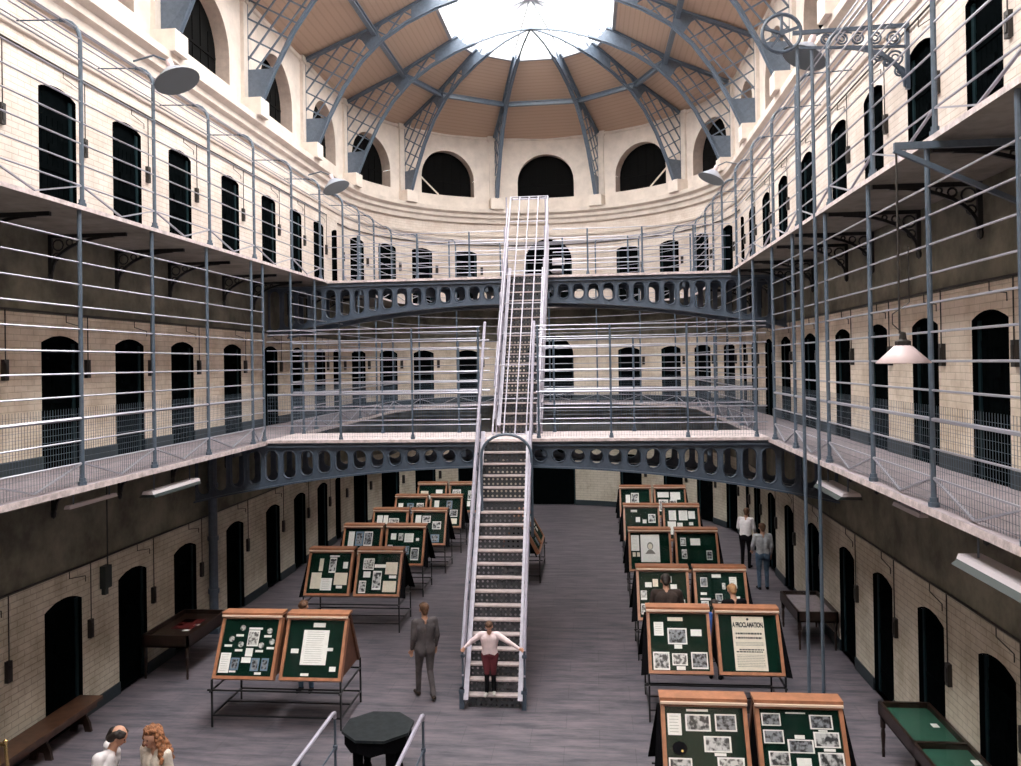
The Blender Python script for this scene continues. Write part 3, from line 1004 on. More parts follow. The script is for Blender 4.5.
def far_posts(yl):
    ps = pst('L', yl)
    for a in (-84, -63, -42, -21, 0, 21, 42, 63, 84):
        t = math.radians(a); n = Nn('A', t); ps.append((edge_pt('A', t), (-n[0], -n[1])))
    return ps + pst('R', yl[::-1])
railing('gallery_railing', 'tall cage railing round the far end of the middle gallery, behind the lower bridge', far_seq(18.9), D1, H1, far_posts(YB), D2 - D1 - 0.06, 1.08, hand=0.93)
YL2 = [4.95, 7.0, 8.95, 10.92, 12.85, 14.8, 16.85, 19.05, 21.1]
YR2 = [5.1, 7.05, 8.98, 10.9, 12.8, 14.75, 16.7, 18.8, 20.9]
railing('gallery_railing', 'left top gallery railing with curved post tops, nearer than the upper bridge', side_seq('L', 4.9, 21.4), D2, H2, pst('L', YL2), 2.35, curved=True)
railing('gallery_railing', 'right top gallery railing with curved post tops, nearer than the upper bridge', side_seq('R', 4.9, 21.4), D2, H2, pst('R', YR2), 2.35, curved=True)
railing('gallery_railing', 'top gallery railing round the far horseshoe end behind the upper bridge', far_seq(23.1), D2, H2, far_posts([23.1, 24.8, 26.5]), 2.35, curved=True)

# ------------------------------------------------------------------ brackets under the galleries
def bracket_mesh(L):
    mb = MB().use('black_iron')
    mb.bar((0, 0, -0.03), (L, 0, -0.03), 0.05, 0.06); mb.bar((0.03, 0, 0), (0.03, 0, -0.62), 0.05, 0.06)
    pts = [(0.05 + L * 0.8 * (1 - math.cos(t)), 0, -0.6 + 0.55 * math.sin(t)) for t in [PI / 2 * i / 8 for i in range(9)]]
    for a, b in zip(pts, pts[1:]): mb.bar(a, b, 0.04, 0.045)
    for (cx_, cz, r) in ((0.16, -0.17, 0.09), (0.13, -0.36, 0.06), (0.36, -0.13, 0.055), (0.52, -0.1, 0.035)):
        ring = [(cx_ + r * math.cos(2 * PI * i / 10), 0, cz + r * math.sin(2 * PI * i / 10)) for i in range(10)]
        mb.tube(ring, 0.014, 4, closed=True)
    mb.lathe([(0, -0.75), (0.035, -0.72), (0.045, -0.66), (0.03, -0.6)], 8, (0.03, 0, 0))
    return mb.mesh('gallery_bracket')
bm_ = bracket_mesh(1.35)
bc = {}
src = None
for lev, zf in ((0, D1), (1, D2)):
    for k, ys in (('L', [6.9, 8.85, 10.85, 12.75, 14.65, 16.6, 19.15, 20.9, 23.4, 25.0, 26.6]), ('R', [7.3, 9.2, 11.1, 13.1, 15.2, 16.7, 19.2, 20.9, 23.4, 25.0, 26.6])):
        for n_, yy in enumerate(ys):
            if src is None: o = bpy.data.objects.new('gallery_bracket', bm_); src = o
            else: o = src.copy()
            COL.objects.link(o)
            x, y = P(CX, RW, k, yy)
            o.location = (x, y, zf - (0.085, 0.06)[lev]); o.rotation_euler = (0, 0, 0 if k == 'L' else PI)
            tag(o, 'black scrolled iron bracket under %s gallery, %s wall, %s from near end' % (('middle', 'top')[lev], 'left' if k == 'L' else 'right', ORD[n_]), 'bracket', 'scroll brackets under the galleries')

# ------------------------------------------------------------------ bridges
def bridge(label, ya, yb, zt, zend, zmid, zoff_slab, kw):
    xl, xr = P(EX, RE, 'L', 0)[0], P(EX, RE, 'R', 0)[0]
    xm = (xl + xr) / 2 - 0.15; hw = (xr - xl) / 2
    root = empty('iron_bridge', (xm, ya, zt), label, 'bridge')
    kk = 0.0163
    lo = lambda u: zmid - zt - kk * u * u
    hs = hw; hw = 6.80; topz = -0.13
    hi = lambda u: topz
    n = 35
    pitch = 2 * hw / n
    for wy, nm in ((0.0, 'front'), (yb - ya - 0.03, 'back')):
        mb = MB().use('iron_girder')
        for i in range(n):
            u0 = -hw + i * pitch; u1 = u0 + pitch; uc = (u0 + u1) / 2
            l = lo(uc); hh = topz - l
            r = pitch * 0.34
            half = max(r, (hh - 0.2) / 2)
            vc = (topz + l) / 2
            # slot: straight sides, round ends
            hole = []
            m = 6
            for q in range(m + 1):
                t = PI * q / m; hole.append((uc + r * math.cos(t), vc + (half - r) + r * math.sin(t)))
            for q in range(m + 1):
                t = PI + PI * q / m; hole.append((uc + r * math.cos(t), vc - (half - r) + r * math.sin(t)))
            if half - r < 1e-4: hole = hole[:m] + hole[m + 1:-1]
            fn = lambda u, v, w, wy=wy: (u, wy + w, v)
            mb.holed(u0, u1, lo, hi, hole, fn, 0.0, 0.03)
            # raised rim round each slot
            ring = [(p[0] + (p[0] - uc) * 0.12, wy + (-0.012 if nm == 'front' else 0.042), vc + (p[1] - vc) * (1 + 0.06 * r / half)) for p in hole]
            mb.tube(ring, 0.016, 4, closed=True)
        # flanges
        us = [-hw + 2 * hw * i / 30 for i in range(31)]
        for a, b in zip(us, us[1:]): mb.bar((a, wy + 0.015, lo(a) - 0.015), (b, wy + 0.015, lo(b) - 0.015), 0.2, 0.035)
        mb.box(-hw, hw, wy - 0.085, wy + 0.115, topz - 0.03, topz); mb.box(-hs + .15, hs + .15, wy - 0.03, wy + 0.06, topz, -0.06)
        mb.build('girder', None, root)
    mb = MB().use('slab_edge'); mb.box(-hs + 0.15, hs + 0.15, -0.12, yb - ya + 0.12, -0.06, 0)
    mb.build('walkway_slab', None, root)
    for i in range(8):
        x = -hw + 2 * hw * (i + 0.5) / 8; MB().box(x - 0.04, x + 0.04, 0.03, yb - ya - 0.03, topz - 0.25, topz).build('cross_beam', 'iron_girder', root)
    return root
bridge('lower slate-blue iron bridge with pierced girders and pinkish walkway, at middle gallery level', B1a, B1b, D1 + 0.02, 3.22, 3.88, 0.16, None)
bridge('upper slate-blue iron bridge with pierced girders, linking the two sides of the top gallery', B2a, B2b, D2 - 0.02, 7.08, 7.62, 0.10, None)
# bridge railings
SXA, SXB = -2.38, -1.20
xl, xr = P(EX, RE, 'L', 0)[0], P(EX, RE, 'R', 0)[0]
HB = [0.3, 0.63, 0.97, 1.2, 1.42, 1.7, 1.93, 2.12, 2.27, 2.36]
def brail(label, y, x0, x1, zf, hs, posts, top, mesh_h):
    n = 6
    seq = [(x0 + (x1 - x0) * i / n, y) for i in range(n + 1)]
    return railing('bridge_railing', label, seq, zf, hs, [((x, y), (0, 1)) for x in posts], top, mesh_h, post_r=0.024, rail_r=0.012, hand=1.0, braces=False)
z1 = D1 + 0.02
brail('front railing of the lower bridge, left of the stairs', B1a, xl, SXA, z1, HB, [-5.42, -3.85, -2.42], 2.36, 1.02)
brail('front railing of the lower bridge, right of the stairs', B1a, SXB, xr, z1, HB, [-1.16, 0.35, 1.92, 3.3], 2.36, 1.02)
brail('back railing of the lower bridge, left of the upper stair flight', B1b, xl, SXA, z1, HB[:8], [-6.8, -4.9, -3.1], 2.12, 1.02)
brail('back railing of the lower bridge, right of the upper stair flight', B1b, SXB, xr, z1, HB[:8], [-0.9, 0.9, 2.7], 2.12, 1.02)
z2 = D2 - 0.02
brail('front railing of the upper bridge, left of the stairs', B2a, xl, -2.25, z2, [0.3, 0.6, 0.9, 1.2], [-6.2, -4.6, -3.2], 1.2, 0)
brail('front railing of the upper bridge, right of the stairs', B2a, -1.0, xr, z2, [0.3, 0.6, 0.9, 1.2], [-0.1, 1.3, 2.6], 1.2, 0)
brail('back railing of the upper bridge', B2b, xl, xr, z2, [0.3, 0.6, 0.9, 1.2], [-6, -4, -2.4, -0.8, 1, 2.7], 1.2, 0)

# ------------------------------------------------------------------ stairs
def flight(label, xc, hw, y0, z0, y1, z1, n, handrail_ext, base_posts):
    root = empty('iron_staircase', (xc, y0, z0), label, 'staircase')
    L = y1 - y0; H = z1 - z0; g = L / n; r = H / n
    d = Vector((0, L, H)).normalized()
    for i in range(n):
        zt = (i + 1) * r
        yy = i * g
        if i < n - 1 or True:
            mb = MB().use('tread_worn'); mb.box(-hw, hw, yy - 0.025, yy + g + 0.02, zt - 0.03, zt); mb.build('tread', None, root)
        # pierced riser
        mb = MB().use('riser_iron')
        m = 10; cw = 2 * hw / m
        for row in range(2):
            zz0 = zt - r + (0.0 if row == 0 else (r - 0.03) / 2); zz1 = zz0 + (r - 0.03) / 2
            for q in range(m):
                u0 = -hw + q * cw; uc = u0 + cw / 2 ; vc = (zz0 + zz1) / 2
                hole = [(uc + 0.024 * math.cos(2 * PI * a / 6), vc + 0.024 * math.sin(2 * PI * a / 6)) for a in range(6)]
                mb.holed(u0, u0 + cw, lambda u, z=zz0: z, lambda u, z=zz1: z, hole, lambda u, v, w, yy=yy: (u, yy + w, v), 0.0, 0.008)
        mb.build('riser', None, root)
    for sx in (-1, 1):
        mb = MB().use('iron_lite')
        x = sx * (hw + 0.02)
        a = Vector((x, -0.05, 0.12)); b = Vector((x, L, H + 0.12))
        mb.bar(a, b, 0.02, 0.26); up = Vector((0, -d.z, d.y))
        mb.bar(a + up * 0.13, b + up * 0.13, 0.085, 0.02); mb.bar(a - up * 0.13, b - up * 0.13, 0.07, 0.02)
        mb.build('stringer', None, root)
        x = sx * (hw + 0.09)
        for off, rr in ((1.0, 0.032), (0.55, 0.018)):
            mb = MB().use('iron_lite')
            e = handrail_ext if off == 1.0 else 0.0
            mb.tube([(x, -0.02, off), (x, L + e, H + off + e * H / L)], rr, 8)
            mb.build('handrail' if off == 1.0 else 'mid_rail', None, root)
        for t in np.linspace(0.0, 1.0, 5):
            mb = MB().use('iron')
            mb.tube([(x, t * L, t * H + (0.0 if t == 0 else 0.1)), (x, t * L, t * H + 1.0)], 0.02, 6)
            mb.lathe([(0.0, -0.05), (0.045, -0.02), (0.045, 0.02), (0, 0.05)], 8, (x, t * L, t * H + 0.9))
            mb.build('baluster', None, root)
        if base_posts:
            mb = MB().use('iron_girder'); mb.box(x - 0.055, x + 0.03, -0.09, 0.03, 0, 0.34); mb.box(x - 0.06, x + 0.04, -0.11, 0.05, 0.28, 0.34)
            mb.build('newel_foot', None, root)
    return root
SX = -1.83
flight('lower flight of pale lilac iron stairs, rising from the floor to the lower bridge', SX, 0.455, 14.4, 0.0, 17.18, D1, 20, 0.95, True)
f2 = flight('upper caged flight of pale iron stairs, from the lower bridge to the upper bridge', -1.68, 0.42, 18.45, D1 + 0.02, 21.42, D2 - 0.02, 17, 0.0, False)
# cage over upper flight (part of it)
mb = MB().use('iron_lite')
X0, X1 = -2.16 + 1.68, -1.20 + 1.68
ybase, ztb = 17.42 - 18.45, 0.08
ytop, ztt = 21.42 - 18.45, 10.36 - (D1 + 0.02)
for i in range(5):
    x = X0 + (X1 - X0) * i / 4
    mb.tube([(x, ybase, ztb), (x + 0.09, ytop, ztt), (x + 0.09, ytop + 0.4, ztt + 0.02)], 0.022 if i in (0, 4) else 0.016, 6)
for t in np.linspace(0.0, 1, 9):
    mb.tube([(X0 + 0.09 * t, ybase + (ytop - ybase) * t, ztb + (ztt - ztb) * t), (X1 + 0.09 * t, ybase + (ytop - ybase) * t, ztb + (ztt - ztb) * t)], 0.014, 6)
mb.tube([(X0 + 0.09, ytop + 0.4, ztt + 0.02), (X1 + 0.09, ytop + 0.4, ztt + 0.02)], 0.02, 6)
mb.build('cage_roof', None, f2)
mb = MB().use('iron_lite')
for x, sx in ((X0, -1), (X1, 1)):
    for o_, rr in ((0.3, 0.018), (0.75, 0.018), (1.2, 0.016)):
        mb.tube([(x + sx * 0.05, ybase + 0.9, ztb + 1.22 - o_ * 0.8), (x + sx * 0.05 + 0.05, ytop, ztt - o_)], rr, 6)
    for t in np.linspace(0.25, 1, 6):
        yb_ = ybase + (ytop - ybase) * t; zb_ = ztb + (ztt - ztb) * t
        lowz = max(0.0, (yb_) * (D2 - D1) / 2.97)
        if zb_ > lowz: mb.tube([(x + sx * 0.03, yb_, lowz), (x + sx * 0.03, yb_, zb_)], 0.02, 6)
mb.build('cage_side', None, f2)
# hoop over the lower flight just below the bridge
hp = MB().use('iron')
pts = [(-0.5, 0, -1.6)] + [(0.5 * -math.cos(PI * i / 12), 0, 0.42 * math.sin(PI * i / 12)) for i in range(13)] + [(0.5, 0, -1.6)]
hp.tube(pts, 0.028, 8)
tag(hp.build('stair_hoop', None, loc=(SX + 0.08, 16.3, 4.2)), 'blue-grey arched iron hoop standing over the lower stair flight just below the lower bridge', 'hoop')

# ------------------------------------------------------------------ lamps and fittings
def dish_lamp(label, loc, rz, tilt, back=-0.1):
    root = empty('dish_lamp', loc, label, 'lamp', 'enamel dish lamps over the top gallery', rz)
    tf = Matrix.Rotation(-tilt, 3, 'Y') @ Matrix.Rotation(back, 3, 'X')
    mb = MB().use('lamp'); mb.lathe([(0.04, 0.24), (0.09, 0.22), (0.16, 0.17), (0.28, 0.06), (0.37, -0.02), (0.375, -0.03)], 24, tf=tf)
    mb.build('shade', 'lamp', root, True)
    mb = MB().use('lamp_in'); mb.lathe([(0.0, -0.015), (0.2, -0.02), (0.368, -0.032)], 24, tf=tf); mb.build('diffuser', 'lamp_in', root, True)
    p = tf @ Vector((0, 0, 0.22))
    mb = MB().use('lamp_pink'); mb.lathe([(0.0, 0.40), (0.05, 0.38), (0.06, 0.3), (0.045, 0.22)], 10, tf=tf); mb.build('cap', 'lamp_pink', root)
    q = tf @ Vector((0, 0, 0.36))
    mb = MB(); mb.tube([tuple(q), (q.x - 0.25, 0, q.z + 0.1), (-0.75, 0, q.z + 0.02)], 0.016, 6); mb.build('arm', 'iron', root)
    return root
dish_lamp('large grey enamel dish lamp tilted over the hall, nearest on the left top gallery', (-6.80, 13.05, 10.82), 0, 0.42)
dish_lamp('far grey dish lamp on the left top gallery near the curved end', (-6.75, 21.4, 10.8), 0, 0.42)
dish_lamp('large grey enamel dish lamp tilted in front of the ornate wheel bracket on the right', (3.55, 13.98, 11.0), PI, 0.42, 0.1)
dish_lamp('far grey dish lamp on the right top gallery where the wall starts to curve', (3.3, 22.98, 11.0), PI, 0.42, 0.1)
root = empty('pendant_lamp', (3.17, 8.85, 5.97), 'pinkish conical pendant lamp hanging over the right middle gallery', 'lamp')
mb = MB(); mb.lathe([(0.05, 0.19), (0.09, 0.17), (0.265, 0.0), (0.26, -0.008), (0.085, 0.15)], 28); mb.build('shade', 'lamp_pink', root, True)
mb = MB(); mb.lathe([(0, 0.32), (0.03, 0.31), (0.04, 0.24), (0.08, 0.22), (0.08, 0.17), (0.05, 0.16)], 10); mb.build('lamp_holder', 'lockbox', root)
mb = MB(); mb.tube([(-0.03, 0, 0.3), (-0.03, 0, 2.2)], 0.011, 6); mb.tube([(0.07, 0, 1.2), (0.07, 0, 0.62), (-0.10, 0, 0.5), (-0.1, 0, 0.4), (0, 0, 0.3)], 0.006, 5); mb.build('hanging_rod', 'lockbox', root)

def tray_lamp(label, x, y0, y1, z, w=0.22, drops=True, refl=True):
    root = empty('strip_light', (x, (y0 + y1) / 2, z), label, 'strip light', 'strip lights under the middle gallery')
    L = (y1 - y0) / 2
    mb = MB().use('white_metal')
    mb.prism([(-w / 2, 0), (w / 2, 0), (w / 2 - 0.02, 0.05), (-w / 2 + 0.02, 0.05)], lambda u, v, q: (u, q, v), -L, L)
    mb.build('tray', None, root)
    if refl:
        mb = MB().use('green_grey'); mb.prism([(-w / 2 - 0.06, -0.05), (w / 2 + 0.02, -0.05), (w / 2, 0), (-w / 2, 0)], lambda u, v, q: (u, q, v), -L * 0.98, L * 0.98)
        mb.build('reflector', None, root)
    for q in (-0.75, 0.75):
        mb = MB(); mb.tube([(0, L * q, 0.05), (0, L * q, D1 - 0.13 - z)], 0.011, 6); mb.build('hanger', 'iron', root)
    return root
tray_lamp('thin strip light under the left middle gallery, the nearer of two', -7.3, 10.8, 11.95, 4.1, 0.1, refl=False)
tray_lamp('strip light with green-grey reflector under the left middle gallery, the farther of two', -7.2, 12.7, 14.3, 4.0, 0.2)
tray_lamp('large white strip light tray hanging under the near right middle gallery', 3.72, 7.2, 8.7, 4.0, 0.26)
tray_lamp('strip light with green-grey reflector under the right middle gallery beside the tall rods', 3.75, 12.6, 14.0, 3.98, 0.28)
tray_lamp('short strip light under the right middle gallery between the two longer ones', 4.0, 10.6, 11.5, 4.05, 0.12, refl=False)

# hoist bracket with wheel (right) and the two rods
root = empty('hoist_bracket', (4.97, 13.4, 11.15), 'ornate dark iron hoist bracket with a spoked wheel on the right top gallery wall', 'hoist bracket')
mb = MB(); mb.bar((0.0, 0, 0.05), (-1.75, 0, 0.02), 0.05, 0.06); mb.bar((-0.02, 0, 0.1), (-0.02, 0, -0.95), 0.06, 0.06)
mb.bar((0, 0, -0.28), (-1.65, 0, -0.22), 0.04, 0.04)
pts = [(-0.05 - 0.95 * (1 - math.cos(t)), 0, -0.9 + 0.65 * math.sin(t)) for t in [PI / 2 * i / 10 for i in range(11)]]
for a, b in zip(pts, pts[1:]): mb.bar(a, b, 0.05, 0.06)
for (x, z, r) in ((-0.22, -0.14, 0.10), (-0.5, -0.12, 0.09), (-0.76, -0.11, 0.085), (-1.0, -0.11, 0.08), (-1.24, -0.1, 0.075), (-0.2, -0.45, 0.11), (-0.45, -0.4, 0.08), (-0.14, -0.66, 0.07), (-0.33, -0.52, 0.05)):
    mb.tube([(x + r * math.cos(2 * PI * i / 12), 0, z + r * math.sin(2 * PI * i / 12)) for i in range(12)], 0.018, 5, closed=True)
    mb.tube([(x + r * .5 * math.cos(2 * PI * i / 8), 0, z + r * .5 * math.sin(2 * PI * i / 8)) for i in range(8)], 0.014, 4, closed=True)
mb.build('scroll_arm', 'iron_girder', root)
mb = MB(); wx, wz, wr = -1.92, 0.03, 0.30
mb.tube([(wx + wr * math.cos(2 * PI * i / 24), 0.0, wz + wr * math.sin(2 * PI * i / 24)) for i in range(24)], 0.03, 6, closed=True)
for i in range(5):
    a = 2 * PI * i / 5 + 0.3; mb.bar((wx, 0, wz), (wx + wr * math.cos(a), 0, wz + wr * math.sin(a)), 0.04, 0.04, (0, 1, 0))
mb.lathe([(0, -0.06), (0.05, -0.06), (0.05, 0.06), (0, 0.06)], 10, (wx, 0, wz), Matrix.Rotation(PI / 2, 3, 'X'))
mb.build('wheel', 'iron_girder', root)
mb = MB(); mb.tube([(3.3, 13.45, 0), (3.3, 13.45, 10.95)], 0.028, 8)
tag(mb.build('vertical_rod', 'iron'), 'tall thin rod from the hoist bracket to the floor, left one of the pair', 'rod', 'pair of tall rods by the right gallery')
mb = MB(); mb.tube([(3.52, 13.45, 0), (3.52, 13.45, 10.95)], 0.028, 8)
tag(mb.build('vertical_rod', 'iron'), 'tall thin rod from the hoist bracket to the floor, right one of the pair', 'rod', 'pair of tall rods by the right gallery')
mb = MB(); mb.bar((3.12, 8.85, 8.2), (4.9, 8.85, 8.2), 0.05, 0.07); mb.bar((3.12, 8.85, 8.16), (4.92, 8.85, 7.3), 0.045, 0.05); mb.bar((4.93, 8.85, 8.2), (4.93, 8.85, 7.2), 0.05, 0.05)
tag(mb.build('outrigger_bracket', 'iron'), 'blue-grey triangular outrigger bracket under the near right top gallery', 'bracket')
mb = MB()
mb.box(-8.87, -8.76, 14.02, 14.22, 2.1, 2.5); mb.box(-8.87, -8.8, 14.07, 14.17, 1.98, 2.1); mb.tube([(-8.78, 14.12, 2.5), (-8.78, 14.12, D1 - .15)], 0.012, 6)
tag(mb.build('meter_box', 'green_grey'), 'small grey meter box with a cable on the left ground floor wall above the table', 'meter box')
# bright round light seen through the top far doorway
mb = MB(); mb.box(-1.62, -1.12, 34.18, 34.22, 10.06, 10.36); mb.lathe([(0, 0), (0.2, 0.02), (0.27, 0.10), (0.2, 0.18), (0, 0.2)], 16, (-1.42, 34.1, 9.7))
tag(mb.build('glass_lamp', 'white_metal'), 'pale lamp and sign in the arched far doorway of the top gallery', 'lamp')

# ------------------------------------------------------------------ display cases
PW, PH = 1.06, 1.03
TD = (0.0, 0.475, 0.88); ND = (0.0, -0.88, 0.475)
def pf(x0, back=False):
    def fn(u, v, w):
        y = 0.02 + v * TD[1] + w * ND[1]; z = 0.80 + v * TD[2] + w * ND[2]
        if back: y = 1.16 - y
        return (x0 + u, y, z)
    return fn
BW = 0.05
EXM = {'p1': 'photo1', 'p2': 'photo2', 'p3': 'photo3'}
def exhibit(kind, u0, u1, v0, v1, fn, parent):
    def sheet(mb, m, a, b, c, d, w): mb.use(m); mb.prism([(a, c), (b, c), (b, d), (a, d)], fn, w, w + 0.003)
    mb = MB()
    if kind in EXM:
        sheet(mb, 'paper', u0, u1, v0, v1, 0.004)
        bx, by = (u1 - u0) * 0.07, (v1 - v0) * 0.09
        sheet(mb, EXM[kind], u0 + bx, u1 - bx, v0 + by, v1 - by, 0.0075)
        nm = 'mounted_photograph'
    elif kind == 'blue':
        sheet(mb, 'paper_blue', u0, u1, v0, v1, 0.004); sheet(mb, 'photo2', u0 + (u1 - u0) * .15, u1 - (u1 - u0) * .15, v0 + (v1 - v0) * .12, v1 - (v1 - v0) * .12, 0.0075)
        nm = 'blue_mounted_print'
    elif kind == 'doc':
        sheet(mb, 'paper', u0, u1, v0, v1, 0.004)
        n = max(2, int((v1 - v0) / 0.035))
        for i in range(1, n):
            vv = v1 - (v1 - v0) * i / n; mb.use('ink_grey')
            mb.prism([(u0 + (u1 - u0) * .14, vv), (u1 - (u1 - u0) * (.14 + .2 * random.random()), vv), (u1 - (u1 - u0) * .2, vv + .004), (u0 + (u1 - u0) * .14, vv + .004)], fn, 0.0072, 0.008)
        nm = 'typed_document'
    elif kind == 'round':
        uc, vc, r = (u0 + u1) / 2, (v0 + v1) / 2, min(u1 - u0, v1 - v0) / 2
        mb.use('photo3'); mb.prism([(uc + r * math.cos(2 * PI * i / 14), vc + r * math.sin(2 * PI * i / 14)) for i in range(14)], fn, 0.004, 0.012)
        nm = 'round_medal'
    elif kind == 'wreath':
        uc, vc, r = (u0 + u1) / 2, (v0 + v1) / 2, min(u1 - u0, v1 - v0) / 2
        mb.use('black_cloth'); mb.prism([(uc + r * math.cos(2 * PI * i / 20), vc + r * .85 * math.sin(2 * PI * i / 20)) for i in range(20)], fn, 0.004, 0.03)
        mb.use('brass'); mb.prism([(uc + r * (.3 + .16 * math.cos(2 * PI * i / 10)), vc - r * .35 + r * .16 * math.sin(2 * PI * i / 10)) for i in range(10)], fn, 0.03, 0.036)
        nm = 'dark_cap_with_badge'
    elif kind == 'portrait':
        sheet(mb, 'paper', u0, u1, v0, v1, 0.004)
        uc, vc = (u0 + u1) / 2, v0 + (v1 - v0) * .58
        mb.use('ink_grey'); mb.prism([(uc + .075 * math.cos(2 * PI * i / 14), vc + .1 * math.sin(2 * PI * i / 14)) for i in range(14)], fn, 0.0072, 0.0082)
        mb.use('paper_cream'); mb.prism([(uc + .055 * math.cos(2 * PI * i / 14), vc - .012 + .075 * math.sin(2 * PI * i / 14)) for i in range(14)], fn, 0.0082, 0.0092)
        mb.use('ink_grey'); mb.prism([(uc - .13, vc - .2), (uc + .13, vc - .2), (uc + .05, vc - .1), (uc - .05, vc - .1)], fn, 0.0072, 0.0082)
        nm = 'portrait_print'
    elif kind == 'cream':
        sheet(mb, 'paper_cream', u0, u1, v0, v1, 0.004); nm = 'cream_card'
    else:
        sheet(mb, 'paper', u0, u1, v0, v1, 0.004); nm = 'caption_card'
    return mb.build(nm, None, parent)
def panel(root, x0, back, items, rect):
    fn = pf(x0, back)
    fr = MB().use('wood')
    for (a, b, c, d) in ((0, PW, 0, BW), (0, PW, PH - BW, PH), (0, BW, BW, PH - BW), (PW - BW, PW, BW, PH - BW)):
        fr.prism([(a, c), (b, c), (b, d), (a, d)], fn, -0.09, 0.035)
    pn = fr.build('display_panel', None, root)
    fb = MB(); fb.prism([(BW - .01, BW - .01), (PW - BW + .01, BW - .01), (PW - BW + .01, PH - BW + .01), (BW - .01, PH - BW + .01)], fn, -0.06, 0.0)
    fb.build('felt_board', 'felt', pn)
    gl = MB(); gl.poly([fn(BW, BW, 0.026), fn(PW - BW, BW, 0.026), fn(PW - BW, PH - BW, 0.026), fn(BW, PH - BW, 0.026)])
    gl.build('glass_pane', 'glass', pn)
    X0, X1, Y0, Y1 = rect
    iw, ih = PW - 2 * BW, PH - 2 * BW
    for (a, b, c, d, kd) in items:
        u0 = BW + iw * (a - X0) / (X1 - X0); u1 = BW + iw * (b - X0) / (X1 - X0)
        v1 = BW + ih * (1 - (c - Y0) / (Y1 - Y0)); v0 = BW + ih * (1 - (d - Y0) / (Y1 - Y0))
        if v0 < BW: v0 = BW + 0.005
        exhibit(kd, max(u0, BW + .005), min(u1, PW - BW - .005), v0, v1, fn, pn)
    return pn
def display_case(label, x, y, left, lrect, right, rrect, rz=0.0, side='black_panel'):
    root = empty('display_case', (x, y, 0), label, 'display case', 'two-panel museum display cases on black stands', rz)
    gap = 0.05
    pl = panel(root, -gap - PW, False, left, lrect)
    pr2 = panel(root, gap, False, right, rrect)
    for x0, nm in ((-gap - PW, 0), (gap, 1)):
        b = MB().use('wood_brown'); fn = pf(x0, True)
        b.prism([(0, 0), (PW, 0), (PW, PH), (0, PH)], fn, -0.05, 0.03)
        b.build('rear_panel', None, root)
        rb = MB().use('wood'); rb.box(x0 - 0.01, x0 + PW + 0.01, 0.455, 0.705, 1.745, 1.785)
        rb.build('ridge_board', None, root)
        MB().box(x0 - 0.005, x0 + PW + 0.005, 0.425, 0.46, 1.715, 1.742).build('highlight_strip', 'edge_highlight', root)  # strip added under the ridge to draw its bright highlight line
        for xx in (x0 + 0.02, x0 + PW - 0.04):
            sp = MB(); sp.prism([(0.10, 0.80), (1.06, 0.80), (0.62, 1.64), (0.54, 1.64)], lambda u, v, w, xx=xx: (xx + w, u, v), 0, 0.015)
            sp.build('side_panel', side, root)
    if side == 'black_panel':
        for back in (False, True):
            for x0, u_a, u_b in ((-gap - PW, 0.02, -0.13), (gap, PW - 0.02, PW + 0.13)):
                fn = pf(x0, back)
                MB().prism([(u_a, 0.0), (u_b, -0.02), (u_b * 0.35 + u_a * 0.65, PH * 0.97), (u_a, PH * 0.98)], fn, -0.085, -0.06).build('side_curtain', 'black_panel', root)
    W_ = gap + PW + 0.0
    # stand
    fr = MB()
    for z, e in ((0.62, 0.08), (0.2, 0.0)):
        for yy in (0.0, 1.16): fr.box(-W_ - e, W_ - 0.0, yy - 0.012, yy + 0.012, z - 0.012, z + 0.012)
        for xx in (-W_, W_): fr.box(xx - 0.012, xx + 0.012, 0.0 - e, 1.16, z - 0.012, z + 0.012)
    fr.box(-W_, W_, 0.57, 0.59, 0.19, 0.21)
    fr.build('stand_frame', 'black_iron', root)
    for xx in (-W_, W_, ):
        for yy in (0.0, 1.16):
            l = MB(); l.box(xx - 0.014, xx + 0.014, yy - 0.014, yy + 0.014, 0, 0.80); l.build('leg', 'black_iron', root)
    return root, pl, pr2
R1L = [(140, 200, 490, 600, 'doc'), (218, 328, 492, 578, 'p1'), (347, 440, 488, 575, 'p2'), (293, 410, 600, 680, 'p1'), (335, 385, 683, 698, 'c'), (140, 235, 625, 705, 'wreath'), (137, 237, 712, 795, 'p1'), (345, 460, 703, 785, 'p3'), (225, 320, 466, 478, 'c'), (250, 320, 800, 840, 'c')]
R1R = [(538, 625, 476, 540, 'p2'), (755, 858, 480, 552, 'p2'), (540, 632, 560, 628, 'p2'), (680, 725, 583, 602, 'c'), (645, 762, 605, 672, 'p2'), (765, 880, 565, 642, 'p1'), (803, 855, 646, 660, 'c'), (555, 650, 665, 740, 'p1'), (677, 742, 695, 742, 'c'), (775, 893, 665, 740, 'p1'), (790, 830, 555, 563, 'c'), (590, 630, 745, 753, 'c'), (650, 740, 470, 477, 'c'), (560, 660, 770, 830, 'p1'), (700, 800, 765, 830, 'p3')]
display_case('nearest display case on the right, green panels of white-bordered photographs and a dark cap', 1.88, 10.12, R1L, (130, 470, 455, 865), R1R, (530, 890, 455, 865))
R2L = [(150, 255, 148, 172, 'cream'), (52, 118, 180, 268, 'doc'), (145, 278, 218, 322, 'p2'), (305, 380, 225, 268, 'c'), (187, 240, 324, 350, 'c'), (38, 150, 372, 485, 'p1'), (168, 272, 380, 455, 'p3'), (298, 410, 370, 475, 'p2'), (195, 255, 460, 484, 'c')]
_, _, pp = display_case('second display case on the right, holding the large printed proclamation poster', 1.95, 13.99, R2L, (25, 420, 125, 490), [], (0, 1, 0, 1))
